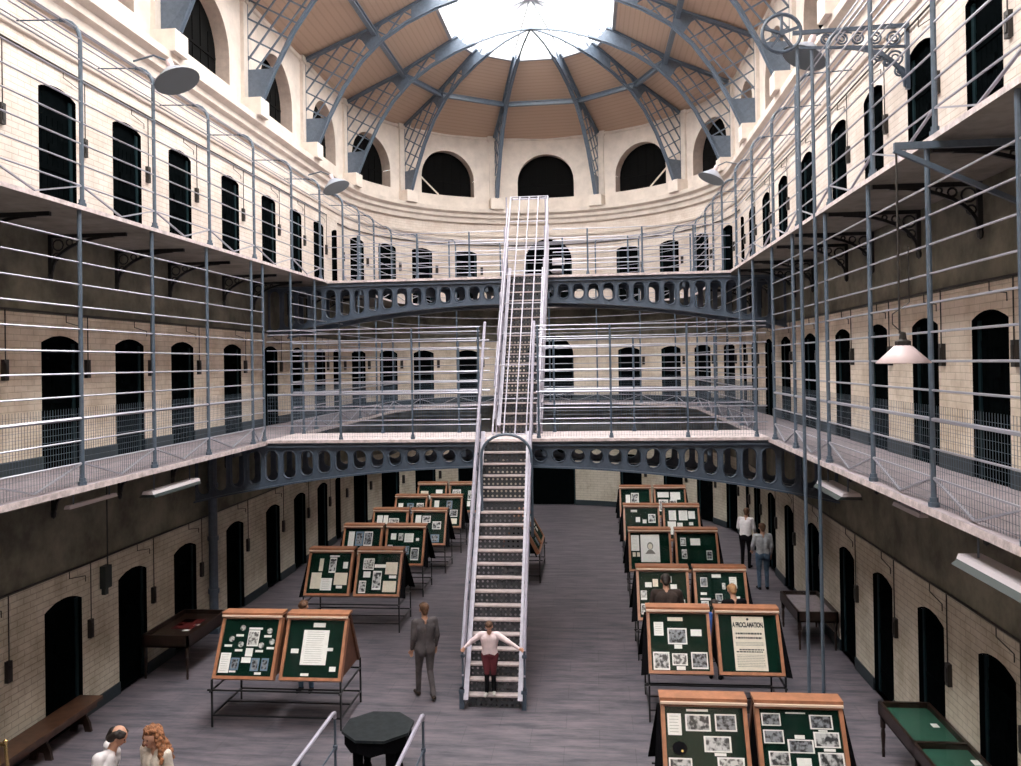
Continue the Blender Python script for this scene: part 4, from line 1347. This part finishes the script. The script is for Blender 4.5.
# the poster
fn = pf(0.05)
def poster(pn):
    u0, u1, v0, v1 = 0.27, 0.80, 0.075, 0.95
    mb = MB().use('paper_cream'); mb.prism([(u0, v0), (u1, v0), (u1, v1), (u0, v1)], fn, 0.004, 0.008)
    mb.use('ink')
    mb.prism([(0.535 + 0.022 * math.cos(2 * PI * i / 10), 0.905 + 0.022 * math.sin(2 * PI * i / 10)) for i in range(10)], fn, 0.008, 0.0095)
    def line(a, b, v, h, m):
        mb.use(m); x = a
        while x < b - 0.01:
            w = min(b - x, random.uniform(0.02, 0.05)); mb.prism([(x, v), (x + w, v), (x + w, v + h), (x, v + h)], fn, 0.008, 0.0095); x += w + 0.01
    line(0.32, 0.75, 0.655, 0.03, 'ink'); line(0.32, 0.75, 0.585, 0.03, 'ink')
    for k in range(3): line(0.31, 0.76, 0.52 - k * 0.022, 0.008, 'ink_grey')
    line(0.36, 0.76, 0.40, 0.02, 'ink'); line(0.31, 0.74, 0.365, 0.02, 'ink')
    for k in range(8): line(0.31, 0.76, 0.32 - k * 0.026, 0.008, 'ink_grey')
    p = mb.build('proclamation_poster', None, pn)
    cv = bpy.data.curves.new('poster_heading', 'FONT'); cv.body = 'A PROCLAMATION.'; cv.size = 0.062; cv.extrude = 0.0006; cv.align_x = 'CENTER'; cv.offset = 0.0028
    cv.space_character = 0.92
    t0 = bpy.data.objects.new('tmp', cv); COL.objects.link(t0)
    me = bpy.data.meshes.new_from_object(t0.evaluated_get(bpy.context.evaluated_depsgraph_get())); bpy.data.objects.remove(t0)
    me.materials.clear(); me.materials.append(M['ink'])
    t = bpy.data.objects.new('poster_heading', me); COL.objects.link(t)
    o = Vector(fn(0.535, 0.775, 0.0098)); ux = Vector((1, 0, 0)); uy = Vector(TD); uz = Vector(ND)
    t.matrix_world = Matrix(((ux.x, uy.x * 1.8, uz.x, o.x), (ux.y, uy.y * 1.8, uz.y, o.y), (ux.z, uy.z * 1.8, uz.z, o.z), (0, 0, 0, 1)))
    ml = t.matrix_world.copy(); t.parent = pn; t.matrix_parent_inverse = Matrix.Identity(4); t.matrix_basis = ml
poster(pp)
R3L = [(140, 190, 200, 232, 'c'), (198, 238, 178, 228, 'cream'), (330, 378, 212, 242, 'c'), (105, 150, 255, 300, 'p1'), (105, 150, 302, 315, 'c'), (105, 158, 340, 408, 'p3'), (120, 165, 410, 422, 'c'), (385, 430, 350, 415, 'p2'), (405, 432, 310, 335, 'c'), (290, 340, 160, 200, 'p2')]
R3R = [(545, 600, 165, 225, 'p2'), (640, 715, 143, 165, 'c'), (780, 840, 160, 235, 'doc'), (540, 590, 262, 278, 'c'), (720, 745, 200, 240, 'p3'), (535, 620, 298, 312, 'c'), (540, 600, 318, 385, 'p3'), (810, 855, 285, 303, 'c'), (660, 715, 270, 330, 'p2'), (670, 700, 345, 370, 'c'), (840, 880, 330, 400, 'p1')]
display_case('third display case on the right, with a person in brown looking at its left panel', 1.92, 16.85, R3L, (95, 450, 130, 430), R3R, (510, 900, 130, 430))
R4L = [(197, 285, 328, 432, 'portrait'), (153, 190, 330, 390, 'doc'), (158, 172, 396, 412, 'cream'), (178, 192, 396, 412, 'cream')]
R4R = [(372, 398, 340, 370, 'p1'), (420, 468, 342, 368, 'c'), (375, 400, 384, 418, 'p1'), (495, 522, 388, 422, 'p2'), (488, 512, 440, 455, 'c')]
display_case('fourth display case on the right, with a large portrait print in its left panel', 1.92, 20.75, R4L, (150, 330, 322, 460), R4R, (355, 545, 322, 460))
R5L = [(145, 178, 206, 214, 'c'), (170, 192, 230, 246, 'c'), (205, 225, 238, 250, 'c'), (235, 272, 220, 248, 'p1'), (228, 262, 266, 290, 'c')]
R5R = [(320, 355, 208, 240, 'doc'), (368, 410, 208, 240, 'doc'), (414, 446, 210, 235, 'c'), (312, 352, 244, 286, 'c'), (358, 384, 248, 285, 'doc'), (390, 428, 266, 290, 'c'), (415, 435, 246, 256, 'c')]
display_case('fifth display case on the right, its right panel crowded with white papers', 1.92, 24.35, R5L, (115, 285, 200, 300), R5R, (300, 460, 200, 300))
R6L = [(138, 160, 135, 172, 'c'), (165, 202, 130, 160, 'p1'), (218, 242, 170, 182, 'c'), (180, 200, 165, 175, 'c')]
R6R = [(280, 335, 128, 142, 'c'), (342, 390, 128, 148, 'c'), (285, 330, 148, 178, 'p3'), (338, 372, 148, 182, 'p1')]
display_case('farthest display case on the right, before the dark arches', 1.92, 28.0, R6L, (115, 255, 120, 190), R6R, (270, 410, 120, 190))
LX = -5.36
L1L = []
for (x, y) in ((320, 240), (540, 258), (245, 315), (325, 350), (490, 355), (570, 330)): L1L.append((x - 22, x + 22, y - 22, y + 22, 'round'))
for (x, y) in ((305, 290), (530, 293), (225, 360), (315, 390), (480, 393), (565, 372)): L1L.append((x - 30, x + 30, y - 7, y + 8, 'c'))
L1L += [(370, 480, 236, 250, 'c'), (372, 462, 255, 362, 'p3'), (372, 430, 375, 430, 'c'), (350, 425, 436, 472, 'c'), (180, 262, 408, 540, 'doc'), (268, 335, 440, 520, 'blue'), (430, 495, 440, 525, 'blue'), (512, 568, 440, 522, 'blue'), (268, 320, 524, 536, 'c'), (470, 522, 532, 548, 'c')]
L1R = [(483, 537, 155, 172, 'c'), (445, 558, 183, 315, 'doc'), (398, 432, 255, 272, 'c'), (557, 583, 250, 262, 'c'), (577, 605, 320, 338, 'c'), (455, 490, 346, 356, 'c')]
display_case('nearest display case on the left, left panel with six medals around a central picture', LX, 13.34, L1L, (170, 605, 180, 560), L1R, (378, 622, 145, 362), side='wood_brown')
L2L = [(120, 142, 460, 518, 'cream'), (85, 140, 525, 598, 'cream'), (175, 212, 455, 525, 'p1'), (250, 275, 475, 505, 'c'), (210, 280, 525, 580, 'cream'), (140, 200, 550, 605, 'doc'), (225, 258, 583, 596, 'c'), (172, 225, 445, 452, 'c')]
L2R = [(350, 400, 458, 510, 'p3'), (403, 455, 485, 500, 'c'), (455, 510, 475, 530, 'cream'), (355, 388, 518, 545, 'c'), (400, 440, 515, 600, 'p1'), (475, 508, 535, 548, 'c'), (340, 372, 560, 615, 'p1'), (450, 510, 560, 610, 'cream')]
display_case('second display case on the left, with cream papers and photographs on both panels', LX - 0.2, 18.3, L2L, (70, 290, 435, 620), L2R, (330, 520, 435, 620))
L3L = [(298, 328, 320, 390, 'doc'), (335, 375, 320, 370, 'blue'), (378, 422, 320, 370, 'p2'), (345, 400, 393, 408, 'cream'), (405, 450, 393, 405, 'c'), (430, 452, 330, 352, 'felt')]
L3R = [(517, 545, 330, 357, 'c'), (558, 582, 330, 360, 'p3'), (590, 638, 330, 368, 'doc'), (652, 668, 350, 362, 'c'), (505, 530, 380, 410, 'p2'), (540, 590, 385, 410, 'blue'), (600, 620, 385, 420, 'blue'), (630, 672, 392, 445, 'p2'), (580, 610, 425, 450, 'cream')]
display_case('third display case on the left, right panel with blue prints and a dark photograph', LX - 0.25, 21.15, [q for q in L3L if q[4] != 'felt'], (280, 462, 310, 430), L3R, (500, 690, 310, 460))
L4L = [(455, 485, 225, 275, 'doc'), (490, 515, 225, 255, 'c'), (520, 575, 235, 270, 'p3'), (520, 560, 275, 290, 'c')]
L4R = [(638, 668, 225, 262, 'c'), (675, 718, 228, 255, 'p1'), (730, 775, 250, 280, 'p1'), (725, 770, 300, 330, 'blue')]
display_case('fourth display case on the left, right panel with photographs stepping down its edge', LX - 0.1, 23.55, L4L, (440, 615, 215, 320), L4R, (625, 795, 215, 335))
L5L = [(550, 575, 150, 180, 'c'), (595, 630, 150, 182, 'blue'), (645, 680, 150, 180, 'p3')]
L5R = [(725, 750, 145, 178, 'c'), (790, 820, 145, 180, 'blue'), (810, 850, 185, 215, 'p2'), (812, 850, 222, 245, 'cream')]
display_case('fifth display case on the left, small blue print in its left panel', LX - 0.05, 26.1, L5L, (540, 690, 135, 220), L5R, (710, 865, 135, 255))
L6L = [(650, 690, 80, 105, 'cream'), (692, 722, 95, 110, 'c'), (730, 765, 75, 110, 'c')]
L6R = [(805, 850, 80, 108, 'p3'), (890, 920, 85, 130, 'p1'), (888, 905, 135, 160, 'c')]
display_case('farthest display case on the left, partly hidden by the stairs', LX + 0.1, 28.9, L6L, (640, 780, 60, 150), L6R, (795, 940, 60, 180))
display_case('display case behind the stairs turned sideways, seen almost edge-on', -1.55, 23.7, L4R, (625, 795, 215, 335), L4L, (440, 615, 215, 320), rz=PI / 2)

# ------------------------------------------------------------------ tables and bench
def turned_leg(x, y, h, r=0.035):
    return MB().lathe([(0, 0), (r * .6, 0), (r * .75, h * .12), (r * .6, h * .2), (r, h * .55), (r * .7, h * .68), (r * 1.1, h * .72), (r * 1.1, h)], 10, (x, y, 0))
def table_case(name, label, x, y, w, l, h, dep, lining, cat, nlegs=4, split=0, tilt=0.0, cards=()):
    root = empty(name, (x, y, 0), label, cat)
    mb = MB().use('dark_wood')
    mb.box(-w / 2, w / 2, -l / 2, l / 2, h - dep, h - dep + 0.03)
    t = 0.045
    for (a, b, c, d) in ((-w / 2, -w / 2 + t, -l / 2, l / 2), (w / 2 - t, w / 2, -l / 2, l / 2), (-w / 2, w / 2, -l / 2, -l / 2 + t), (-w / 2, w / 2, l / 2 - t, l / 2)):
        mb.box(a, b, c, d, h - dep, h)
    if split: mb.box(-w / 2, w / 2, split - 0.03, split + 0.03, h - dep, h)
    mb.build('case_body', None, root)
    li = MB(); li.box(-w / 2 + t, w / 2 - t, -l / 2 + t, l / 2 - t, h - 0.10, h - 0.08); li.build('lining', lining, root)
    g = MB(); g.poly([(-w / 2 + t, -l / 2 + t, h - 0.01), (w / 2 - t, -l / 2 + t, h - 0.01), (w / 2 - t, l / 2 - t, h - 0.01), (-w / 2 + t, l / 2 - t, h - 0.01)]); g.build('glass_top', 'glass', root)
    for (cx_, cy_, a, b, m) in cards:
        c = MB(); c.box(cx_ - a, cx_ + a, cy_ - b, cy_ + b, h - 0.08, h - 0.073); c.build('caption_card', m, root)
    ys = np.linspace(-l / 2 + 0.05, l / 2 - 0.05, nlegs // 2)
    for yy in ys:
        for xx in (-w / 2 + 0.05, w / 2 - 0.05):
            turned_leg(xx, yy, h - dep).build('leg', 'dark_wood', root)
    return root
table_case('table_case', 'dark wooden glass-topped table case with red lining against the left ground floor wall', -8.36, 16.15, 0.95, 1.7, 0.86, 0.24, 'dark_wood', 'table case', cards=((0.0, 0.1, 0.22, 0.3, 'red'), (0.15, -0.3, 0.07, 0.04, 'paper'), (0.2, 0.05, 0.06, 0.05, 'paper'), (-0.1, 0.3, 0.12, 0.1, 'black_cloth'), (-0.15, 0.05, 0.05, 0.05, 'brass')))
table_case('table_case', 'dark wooden table case with a pale lining against the right ground floor wall', 4.52, 18.4, 0.82, 1.6, 0.80, 0.22, 'slab', 'table case')
table_case('table_case', 'long dark glass-topped table case with green baize in the bottom right corner', 4.58, 11.65, 0.74, 2.8, 0.82, 0.2, 'felt_lit', 'table case', nlegs=6, split=0.05, cards=((0.2, 0.75, 0.045, 0.06, 'paper'), (0.28, -0.35, 0.045, 0.07, 'paper')))
root = empty('bench', (-8.62, 11.9, 0), 'long dark brown wooden bench against the left ground floor wall', 'bench')
mb = MB().use('bench'); mb.box(-0.21, 0.21, -1.9, 1.45, 0.43, 0.48); mb.build('seat', None, root)
mb = MB().use('bench'); mb.box(-0.16, -0.13, -1.8, 1.35, 0.3, 0.43); mb.box(0.13, 0.16, -1.8, 1.35, 0.33, 0.43); mb.build('apron', None, root)
for yy in (1.15, 0.15, -0.85, -1.75):
    mb = MB().use('dark_wood')
    prof = [(-0.19, 0), (-0.08, 0), (-0.05, 0.12), (0.05, 0.12), (0.08, 0), (0.19, 0), (0.16, 0.14), (0.1, 0.26), (0.16, 0.43), (-0.16, 0.43), (-0.1, 0.26), (-0.16, 0.14)]
    mb.prism(prof, lambda u, v, w, yy=yy: (u, yy + w, v), -0.025, 0.025); mb.build('leg', None, root)
root = empty('octagonal_table', (-3.22, 11.86, 0), 'black eight-sided table with a polished top and chunky legs, beside the low handrails', 'table')
def octo(r, ph=PI / 8, n=8): return [(r * math.cos(2 * PI * i / n + ph), r * math.sin(2 * PI * i / n + ph)) for i in range(n)]
M['oct_top'] = mat('black_flecked_stone', (0.008, 0.011, 0.014), 0.45, spec=0.25, col2=(0.022, 0.028, 0.03), vs=9)
mb = MB(); mb.prism(octo(0.53), lambda u, v, w: (u, v, w), 0.72, 0.76); mb.build('table_top', 'oct_top', root)
mb = MB().use('black_iron')
for i in range(8):
    a = octo(0.49)[i]; b = octo(0.49)[(i + 1) % 8]
    m_ = ((a[0] + b[0]) / 2, (a[1] + b[1]) / 2)
    mb.poly([(*a, 0.72), (*b, 0.72), (*b, 0.56), (m_[0] * 1.0, m_[1] * 1.0, 0.50), (*a, 0.56)])
    a2 = (a[0] * .93, a[1] * .93); b2 = (b[0] * .93, b[1] * .93); m2 = (m_[0] * .93, m_[1] * .93)
    mb.poly([(*b2, 0.72), (*a2, 0.72), (*a2, 0.56), (*m2, 0.50), (*b2, 0.56)])
    mb.poly([(*a, 0.56), (*m_, 0.50), (*m2, 0.50), (*a2, 0.56)]); mb.poly([(*m_, 0.50), (*b, 0.56), (*b2, 0.56), (*m2, 0.50)])
mb.build('apron', 'black_panel', root)
for i in range(4):
    a = PI / 4 + i * PI / 2; x, y = 0.34 * math.cos(a), 0.34 * math.sin(a)
    MB().lathe([(0, 0), (0.06, 0), (0.07, 0.06), (0.05, 0.12), (0.075, 0.3), (0.08, 0.55), (0.06, 0.72)], 8, (x, y, 0)).build('leg', 'black_panel', root)
def low_rail(label, x):
    root = empty('low_handrail', (x, 11.7, 0), label, 'handrail')
    MB().tube([(0, 0.0, 0.92), (0, -0.01, 1.0), (0, -0.08, 1.02), (0, -4.3, 1.02)], 0.028, 8).build('top_rail', 'iron_lite', root)
    MB().tube([(0, 0, 0.5), (0, -4.3, 0.5)], 0.014, 6).build('lower_rail', 'iron', root)
    for y in (0.0, -1.45, -2.9, -4.3):
        mb = MB(); mb.tube([(0, y, 0), (0, y, 1.0)], 0.02, 8); mb.lathe([(0, .45), (.035, .47), (.035, .53), (0, .55)], 8, (0, y, 0)); mb.build('post', 'iron', root)
low_rail('low pale metal handrail left of the octagonal table', -3.82)
low_rail('low pale metal handrail crossing in front of the octagonal table on its right', -2.52)
root = empty('brass_stand', (-8.02, 10.35, 0), 'small gleaming brass stand beside the bench at the bottom left edge', 'stand')
mb = MB(); mb.bar((0.0, 0.1, 0.0), (0.0, -0.02, 1.05), 0.03, 0.03); mb.bar((0.12, 0.1, 0.0), (0.12, -0.02, 1.05), 0.03, 0.03); mb.bar((-0.02, -0.02, 1.05), (0.14, -0.02, 1.05), 0.04, 0.04)
mb.bar((0, 0.05, .5), (0.12, 0.05, .5), 0.02, 0.02); mb.lathe([(0, 1.04), (.03, 1.06), (.03, 1.1), (0, 1.12)], 10, (0.0, -.02, 0)); mb.lathe([(0, 1.04), (.03, 1.06), (.03, 1.1), (0, 1.12)], 10, (0.12, -.02, 0))
mb.build('brass_frame', 'brass', root)

# ------------------------------------------------------------------ people
def capsule(mb, a, ra, b, rb, n=12):
    a = Vector(a); b = Vector(b); d = b - a; L = d.length
    if L < 1e-6: d = Vector((0, 0, 1)); L = 1e-6; b = a + d * 1e-6
    d = d.normalized()
    q = d.to_track_quat('Z', 'Y').to_matrix()
    prof = [(0.0, -ra)]
    for i in range(1, 5): t = PI / 2 * i / 5; prof.append((ra * math.sin(t), -ra * math.cos(t)))
    prof.append((ra, 0.0)); prof.append((rb, L))
    for i in range(1, 5): t = PI / 2 * i / 5; prof.append((rb * math.cos(t), L + rb * math.sin(t)))
    prof.append((0.0, L + rb))
    base = len(mb.v)
    for (r, z) in prof[1:-1]:
        for k in range(n):
            t = 2 * PI * k / n
            p = q @ Vector((r * math.cos(t), r * math.sin(t), z)) + a; mb.v.append(tuple(p))
    m = len(prof) - 2
    p = q @ Vector((0, 0, -ra)) + a; mb.v.append(tuple(p)); i0 = len(mb.v) - 1
    p = q @ Vector((0, 0, L + rb)) + a; mb.v.append(tuple(p)); i1 = len(mb.v) - 1
    for i in range(m - 1):
        for k in range(n):
            k2 = (k + 1) % n; mb.face((base + i * n + k, base + i * n + k2, base + (i + 1) * n + k2, base + (i + 1) * n + k))
    for k in range(n):
        k2 = (k + 1) % n; mb.face((i0, base + k2, base + k)); mb.face((i1, base + (m - 1) * n + k, base + (m - 1) * n + k2))
def blob(name, caps, voxel, parent, mats):
    """caps: (a, ra, b, rb, matname) joined into one continuous skin"""
    mb = MB()
    for c in caps: capsule(mb, *c[:4])
    mb.mats = ['skin']; mb.mi = [0] * len(mb.f)
    me = mb.mesh(name)
    o = bpy.data.objects.new(name, me); COL.objects.link(o)
    r = o.modifiers.new('r', 'REMESH'); r.mode = 'VOXEL'; r.voxel_size = voxel
    s_ = o.modifiers.new('s', 'SMOOTH'); s_.factor = 0.5; s_.iterations = 2
    dg = bpy.context.evaluated_depsgraph_get()
    me2 = bpy.data.meshes.new_from_object(o.evaluated_get(dg))
    o.modifiers.clear(); o.data = me2
    me2.materials.clear()
    for m in mats: me2.materials.append(M[m])
    n = len(me2.polygons)
    co = np.zeros(n * 3); me2.polygons.foreach_get('center', co); co = co.reshape(-1, 3)
    best = np.full(n, 1e9); idx = np.zeros(n, int)
    for c in caps:
        a = np.array(c[0], float); b = np.array(c[2], float); ab = b - a
        t = np.clip(((co - a) @ ab) / max(1e-9, ab @ ab), 0, 1)
        dd = np.linalg.norm(co - (a + t[:, None] * ab), axis=1) - (c[1] + (c[3] - c[1]) * t)
        m = dd < best; best[m] = dd[m]; idx[m] = mats.index(c[4])
    me2.polygons.foreach_set('material_index', idx.tolist()); me2.polygons.foreach_set('use_smooth', [True] * n)
    me2.update()
    o.parent = parent
    return o
def person(label, loc, rz, H, top, legs, shoe, hair, J=None, hairstyle='short', lower=None, fat=1.0, group=None, voxel=0.011, sleeve=None, curl=0.6):
    s = H / 1.75
    root = empty('person', loc, label, 'person', group, rz)
    J_ = dict(pel=(0, 0, .95), hL=(-.095, 0, .92), hR=(.095, 0, .92), kL=(-.10, .03, .50), kR=(.10, .03, .50), aL=(-.10, 0, .09), aR=(.10, 0, .09),
              waist=(0, 0, 1.10), chest=(0, 0, 1.30), neck=(0, -.01, 1.47), head=(0, .02, 1.62), sL=(-.185, 0, 1.41), sR=(.185, 0, 1.41),
              eL=(-.23, -.03, 1.13), eR=(.23, -.03, 1.13), wL=(-.23, .07, .90), wR=(.23, .07, .90))
    if J: J_.update(J)
    V = {k: Vector(v) * s for k, v in J_.items()}
    C_ = []
    add = lambda a, ra, b, rb, m: C_.append((tuple(a), ra * s, tuple(b), rb * s, m))
    sl = sleeve or top
    lower = lower or legs
    X = lambda v, dx, dy=0, dz=0: v + Vector((dx, dy, dz)) * s
    # torso
    for sx in (-1, 1):
        add(X(V['pel'], sx * .07), .10 * fat, X(V['waist'], sx * .055), .095 * fat, top if sx else top)
        add(X(V['waist'], sx * .055), .098 * fat, X(V['chest'], sx * .085), .108 * fat, top)
        add(X(V['chest'], sx * .085), .105 * fat, X(V['neck'], sx * .09, 0, -.10), .075 * fat, top)
        add(X(V['pel'], sx * .06, 0, -.02), .105 * fat, X(V['pel'], sx * .07, -.01, -.07), .10 * fat, legs)
    add(V['neck'] + Vector((0, 0, -.06)) * s, .06, V['neck'] + (V['head'] - V['neck']) * .55, .052, 'skin')
    for a in 'LR':
        sg = -1 if a == 'L' else 1
        add(X(V['neck'], sg * .04, 0, -.06), .06, V['s' + a], .062 * fat, top)
        add(V['s' + a], .062 * fat, V['e' + a], .048 * fat, top)
        add(V['e' + a], .046 * fat, V['w' + a] + (V['e' + a] - V['w' + a]) * .12, .036, sl)
        add(V['w' + a] + (V['e' + a] - V['w' + a]) * .1, .026, V['w' + a], .024, 'skin')
        # hand: palm, four fingers, thumb
        d = (V['w' + a] - V['e' + a]).normalized()
        up = Vector((0, 1, 0)) if abs(d.y) < .8 else Vector((0, 0, -1))
        side = d.cross(up).normalized(); nrm = side.cross(d).normalized()
        if nrm.z > 0 and abs(nrm.z) > .3: nrm = -nrm
        w = V['w' + a]
        for q in (-.018, .018): add(w + side * q * s, .018, w + (d * .07 + side * q) * s, .017, 'skin')
        for q, ln in ((-.030, .062), (-.010, .075), (.010, .07), (.030, .055)):
            k0 = w + (d * .078 + side * q) * s; k1 = k0 + (d * (1 - curl * .4) + nrm * curl * .6).normalized() * ln * .5 * s
            k2 = k1 + (d * (1 - curl) + nrm * curl).normalized() * ln * .5 * s
            add(k0, .0092, k1, .0086, 'skin'); add(k1, .0086, k2, .0075, 'skin')
        tb = w + (d * .02 - side * .03) * s; t1 = tb + (d * .03 - side * .025) * s
        add(tb, .0115, t1, .010, 'skin'); add(t1, .010, t1 + (d * .026 + nrm * .012) * s, .0085, 'skin')
        # leg
        add(V['h' + a], .095 * fat, V['k' + a], .062, legs); add(V['k' + a], .062, V['a' + a], .048, lower)
        ft = V['a' + a]; add(X(ft, 0, -.03, -.045), .042, X(ft, sg * .02, .15, -.055), .034, shoe)
    # head
    h = V['head']; ax = (V['head'] - V['neck']).normalized(); fwd = Vector((0, 1, 0)) - ax * ax.y; fwd.normalize()
    if 'look' in J_: fwd = Vector(J_['look']).normalized(); ax = (ax - fwd * ax.dot(fwd)).normalized()
    rt = fwd.cross(ax).normalized()
    HP = lambda r_, f_, u_: h + (rt * r_ + fwd * f_ + ax * u_) * s
    add(HP(0, -.02, .03), .088, HP(0, .012, .02), .082, 'skin')
    add(HP(0, .03, -.03), .062, HP(0, .045, -.07), .040, 'skin')
    add(HP(0, .088, .0), .011, HP(0, .106, -.022), .014, 'skin')
    for sg in (-1, 1): add(HP(sg * .086, -.005, .01), .012, HP(sg * .086, -.002, -.025), .009, 'skin')
    add(HP(-.018, .086, -.052), .007, HP(.018, .086, -.052), .007, 'lip')
    mats = []
    for c in C_:
        if c[4] not in mats: mats.append(c[4])
    blob('body', C_, voxel, root, mats)
    for sg in (-1, 1):
        mb = MB(); capsule(mb, HP(sg * .032, .080, .012), .010 * s, HP(sg * .032, .083, .012), .010 * s, 8); mb.build('eye', 'eye', root, True)
    Hc = []
    ah = lambda a, ra, b, rb: Hc.append((tuple(a), ra * s, tuple(b), rb * s, hair))
    if hairstyle == 'short':
        ah(HP(0, -.03, .04), .092, HP(0, .005, .058), .078)
        ah(HP(-.04, .02, .075), .045, HP(.04, .02, .075), .045)
        ah(HP(0, -.05, -.02), .070, HP(0, -.055, -.05), .055)
    elif hairstyle == 'bald':
        for sg in (-1, 1):
            ah(HP(sg * .055, -.03, .03), .052, HP(sg * .045, -.06, -.04), .05); ah(HP(sg * .06, .02, .04), .038, HP(sg * .05, .045, .05), .028)
            ah(HP(sg * .05, -.02, .07), .032, HP(sg * .04, .045, .075), .024)
        ah(HP(0, -.085, .02), .055, HP(0, -.08, -.06), .05)
    elif hairstyle == 'curly':
        ah(HP(0, -.04, .05), .105, HP(0, -.015, .075), .085)
        rnd = random.Random(3)
        for i in range(230):
            t = rnd.uniform(.0, 1); a = rnd.uniform(1.25, 2 * PI - 1.25)
            r_ = (.09 + .12 * t) * rnd.uniform(.8, 1.12); p = HP(r_ * math.sin(a), r_ * math.cos(a) * .75 - .015, .10 - .33 * t)
            ah(p, rnd.uniform(.022, .034), p + Vector((rnd.uniform(-.02, .02), rnd.uniform(-.02, .02), -.035)) * s, .022)
        for i in range(26):
            a = rnd.uniform(0, 2 * PI); p = HP(.075 * math.sin(a), .07 * math.cos(a) - .01, .09 + rnd.uniform(-.01, .03)); ah(p, .028, p, .028)
    blob('hair', Hc, voxel * 0.8, root, [hair])
    return root
# child on the stairs, hands on both handrails
def scl(d, H): return d
person('child in white shirt and maroon trousers descending the stairs, arms out on the handrails', (-1.90, 14.45, 0.2215), PI, 1.30, 'pink_cloth', 'maroon', 'shoe_white', 'hair_brown',
       J=dict(sL=(-.19, 0, 1.40), sR=(.19, 0, 1.40), eL=(-.46, .06, 1.25), eR=(.42, .06, 1.26), wL=(-.73, .14, 1.12), wR=(.58, .16, 1.13), kL=(-.09, .06, .50), kR=(.06, .10, .52), aL=(-.09, .02, .10), aR=(.07, .10, .10), head=(0, .06, 1.60)), lower='black_cloth', sleeve='pink_cloth', voxel=0.008, fat=1.28, curl=.9)
person('balding man in a white shirt at the bottom left, seen from above with head bowed', (-5.96, 9.46, 0), -1.35, 1.76, 'white_cloth', 'black_cloth', 'black_cloth', 'hair_dark', fat=1.12, J=dict(chest=(0, .04, 1.29), neck=(0, .08, 1.45), head=(0, .17, 1.585)), hairstyle='bald', voxel=0.009)
person('woman with big curly auburn hair and an off-white jumper at the bottom left', (-5.37, 9.58, 0), 2.75, 1.72, 'beige_cloth', 'denim', 'black_cloth', 'hair_auburn', J=dict(head=(0, .05, 1.60), look=(0.1, 1, -.15)), fat=1.1, hairstyle='curly', voxel=0.009)
person('person in white shirt and black trousers by the right wall, farther of two', (4.30, 24.5, 0), -.5, 1.74, 'white_cloth', 'black_cloth', 'black_cloth', 'hair_brown', J=dict(head=(0, .13, 1.60), chest=(0, .06, 1.29), neck=(0, .09, 1.46), sL=(-.18, .06, 1.40), sR=(.18, .06, 1.40), eL=(-.24, .08, 1.14), eR=(.24, .08, 1.14), wL=(-.2, .25, 1.02), wR=(.2, .25, 1.02)), fat=1.1, voxel=0.013)
person('person in a pale grey jacket and blue jeans by the right wall, seen from behind', (4.33, 22.2, 0), .1, 1.74, 'grey_cloth', 'denim', 'black_cloth', 'hair_brown', J=dict(eL=(-.26, .02, 1.14), wL=(-.22, .2, 1.0)), fat=1.12, voxel=0.013)
person('person in a dark brown coat bending over the third display case on the right', (1.34, 16.15, 0), 0, 1.92, 'brown_cloth', 'black_cloth', 'black_cloth', 'hair_dark', J=dict(waist=(0, .02, 1.10), chest=(0, .10, 1.29), neck=(0, .18, 1.44), head=(0, .26, 1.56), sL=(-.2, .14, 1.38), sR=(.2, .14, 1.38), eL=(-.28, .16, 1.12), eR=(.28, .16, 1.12), wL=(-.2, .33, 1.05), wR=(.2, .33, 1.05)), fat=1.22)
person('small dark-haired child in bright blue between the second and third right display cases', (2.20, 15.95, 0), -.3, 1.5, 'blue_cloth', 'black_cloth', 'black_cloth', 'hair_dark')
person('fair-haired youngster in a dark waistcoat with pale sleeves at the third right display case', (2.60, 16.15, 0), .2, 1.74, 'black_cloth', 'black_cloth', 'black_cloth', 'hair_fair', J=dict(head=(0, .1, 1.60), eL=(-.25, .1, 1.15), wL=(-.2, .3, 1.1), eR=(.27, .1, 1.16), wR=(.25, .3, 1.12)), sleeve='grey_cloth')
person('person in a grey-brown coat walking across the open floor left of the stairs', (-3.12, 14.75, 0), .5, 1.72, 'smoke_cloth', 'smoke_cloth', 'brown_cloth', 'hair_brown', J=dict(kL=(-.09, .12, .5), aL=(-.09, .16, .1), kR=(.09, .0, .5), aR=(.09, -.2, .12)), fat=1.1)
person('brown-haired person in dark clothes standing behind the nearest left display case', (-5.42, 14.95, 0), PI, 1.72, 'brown_cloth', 'denim', 'black_cloth', 'hair_brown', J=dict(head=(0, .08, 1.60)))
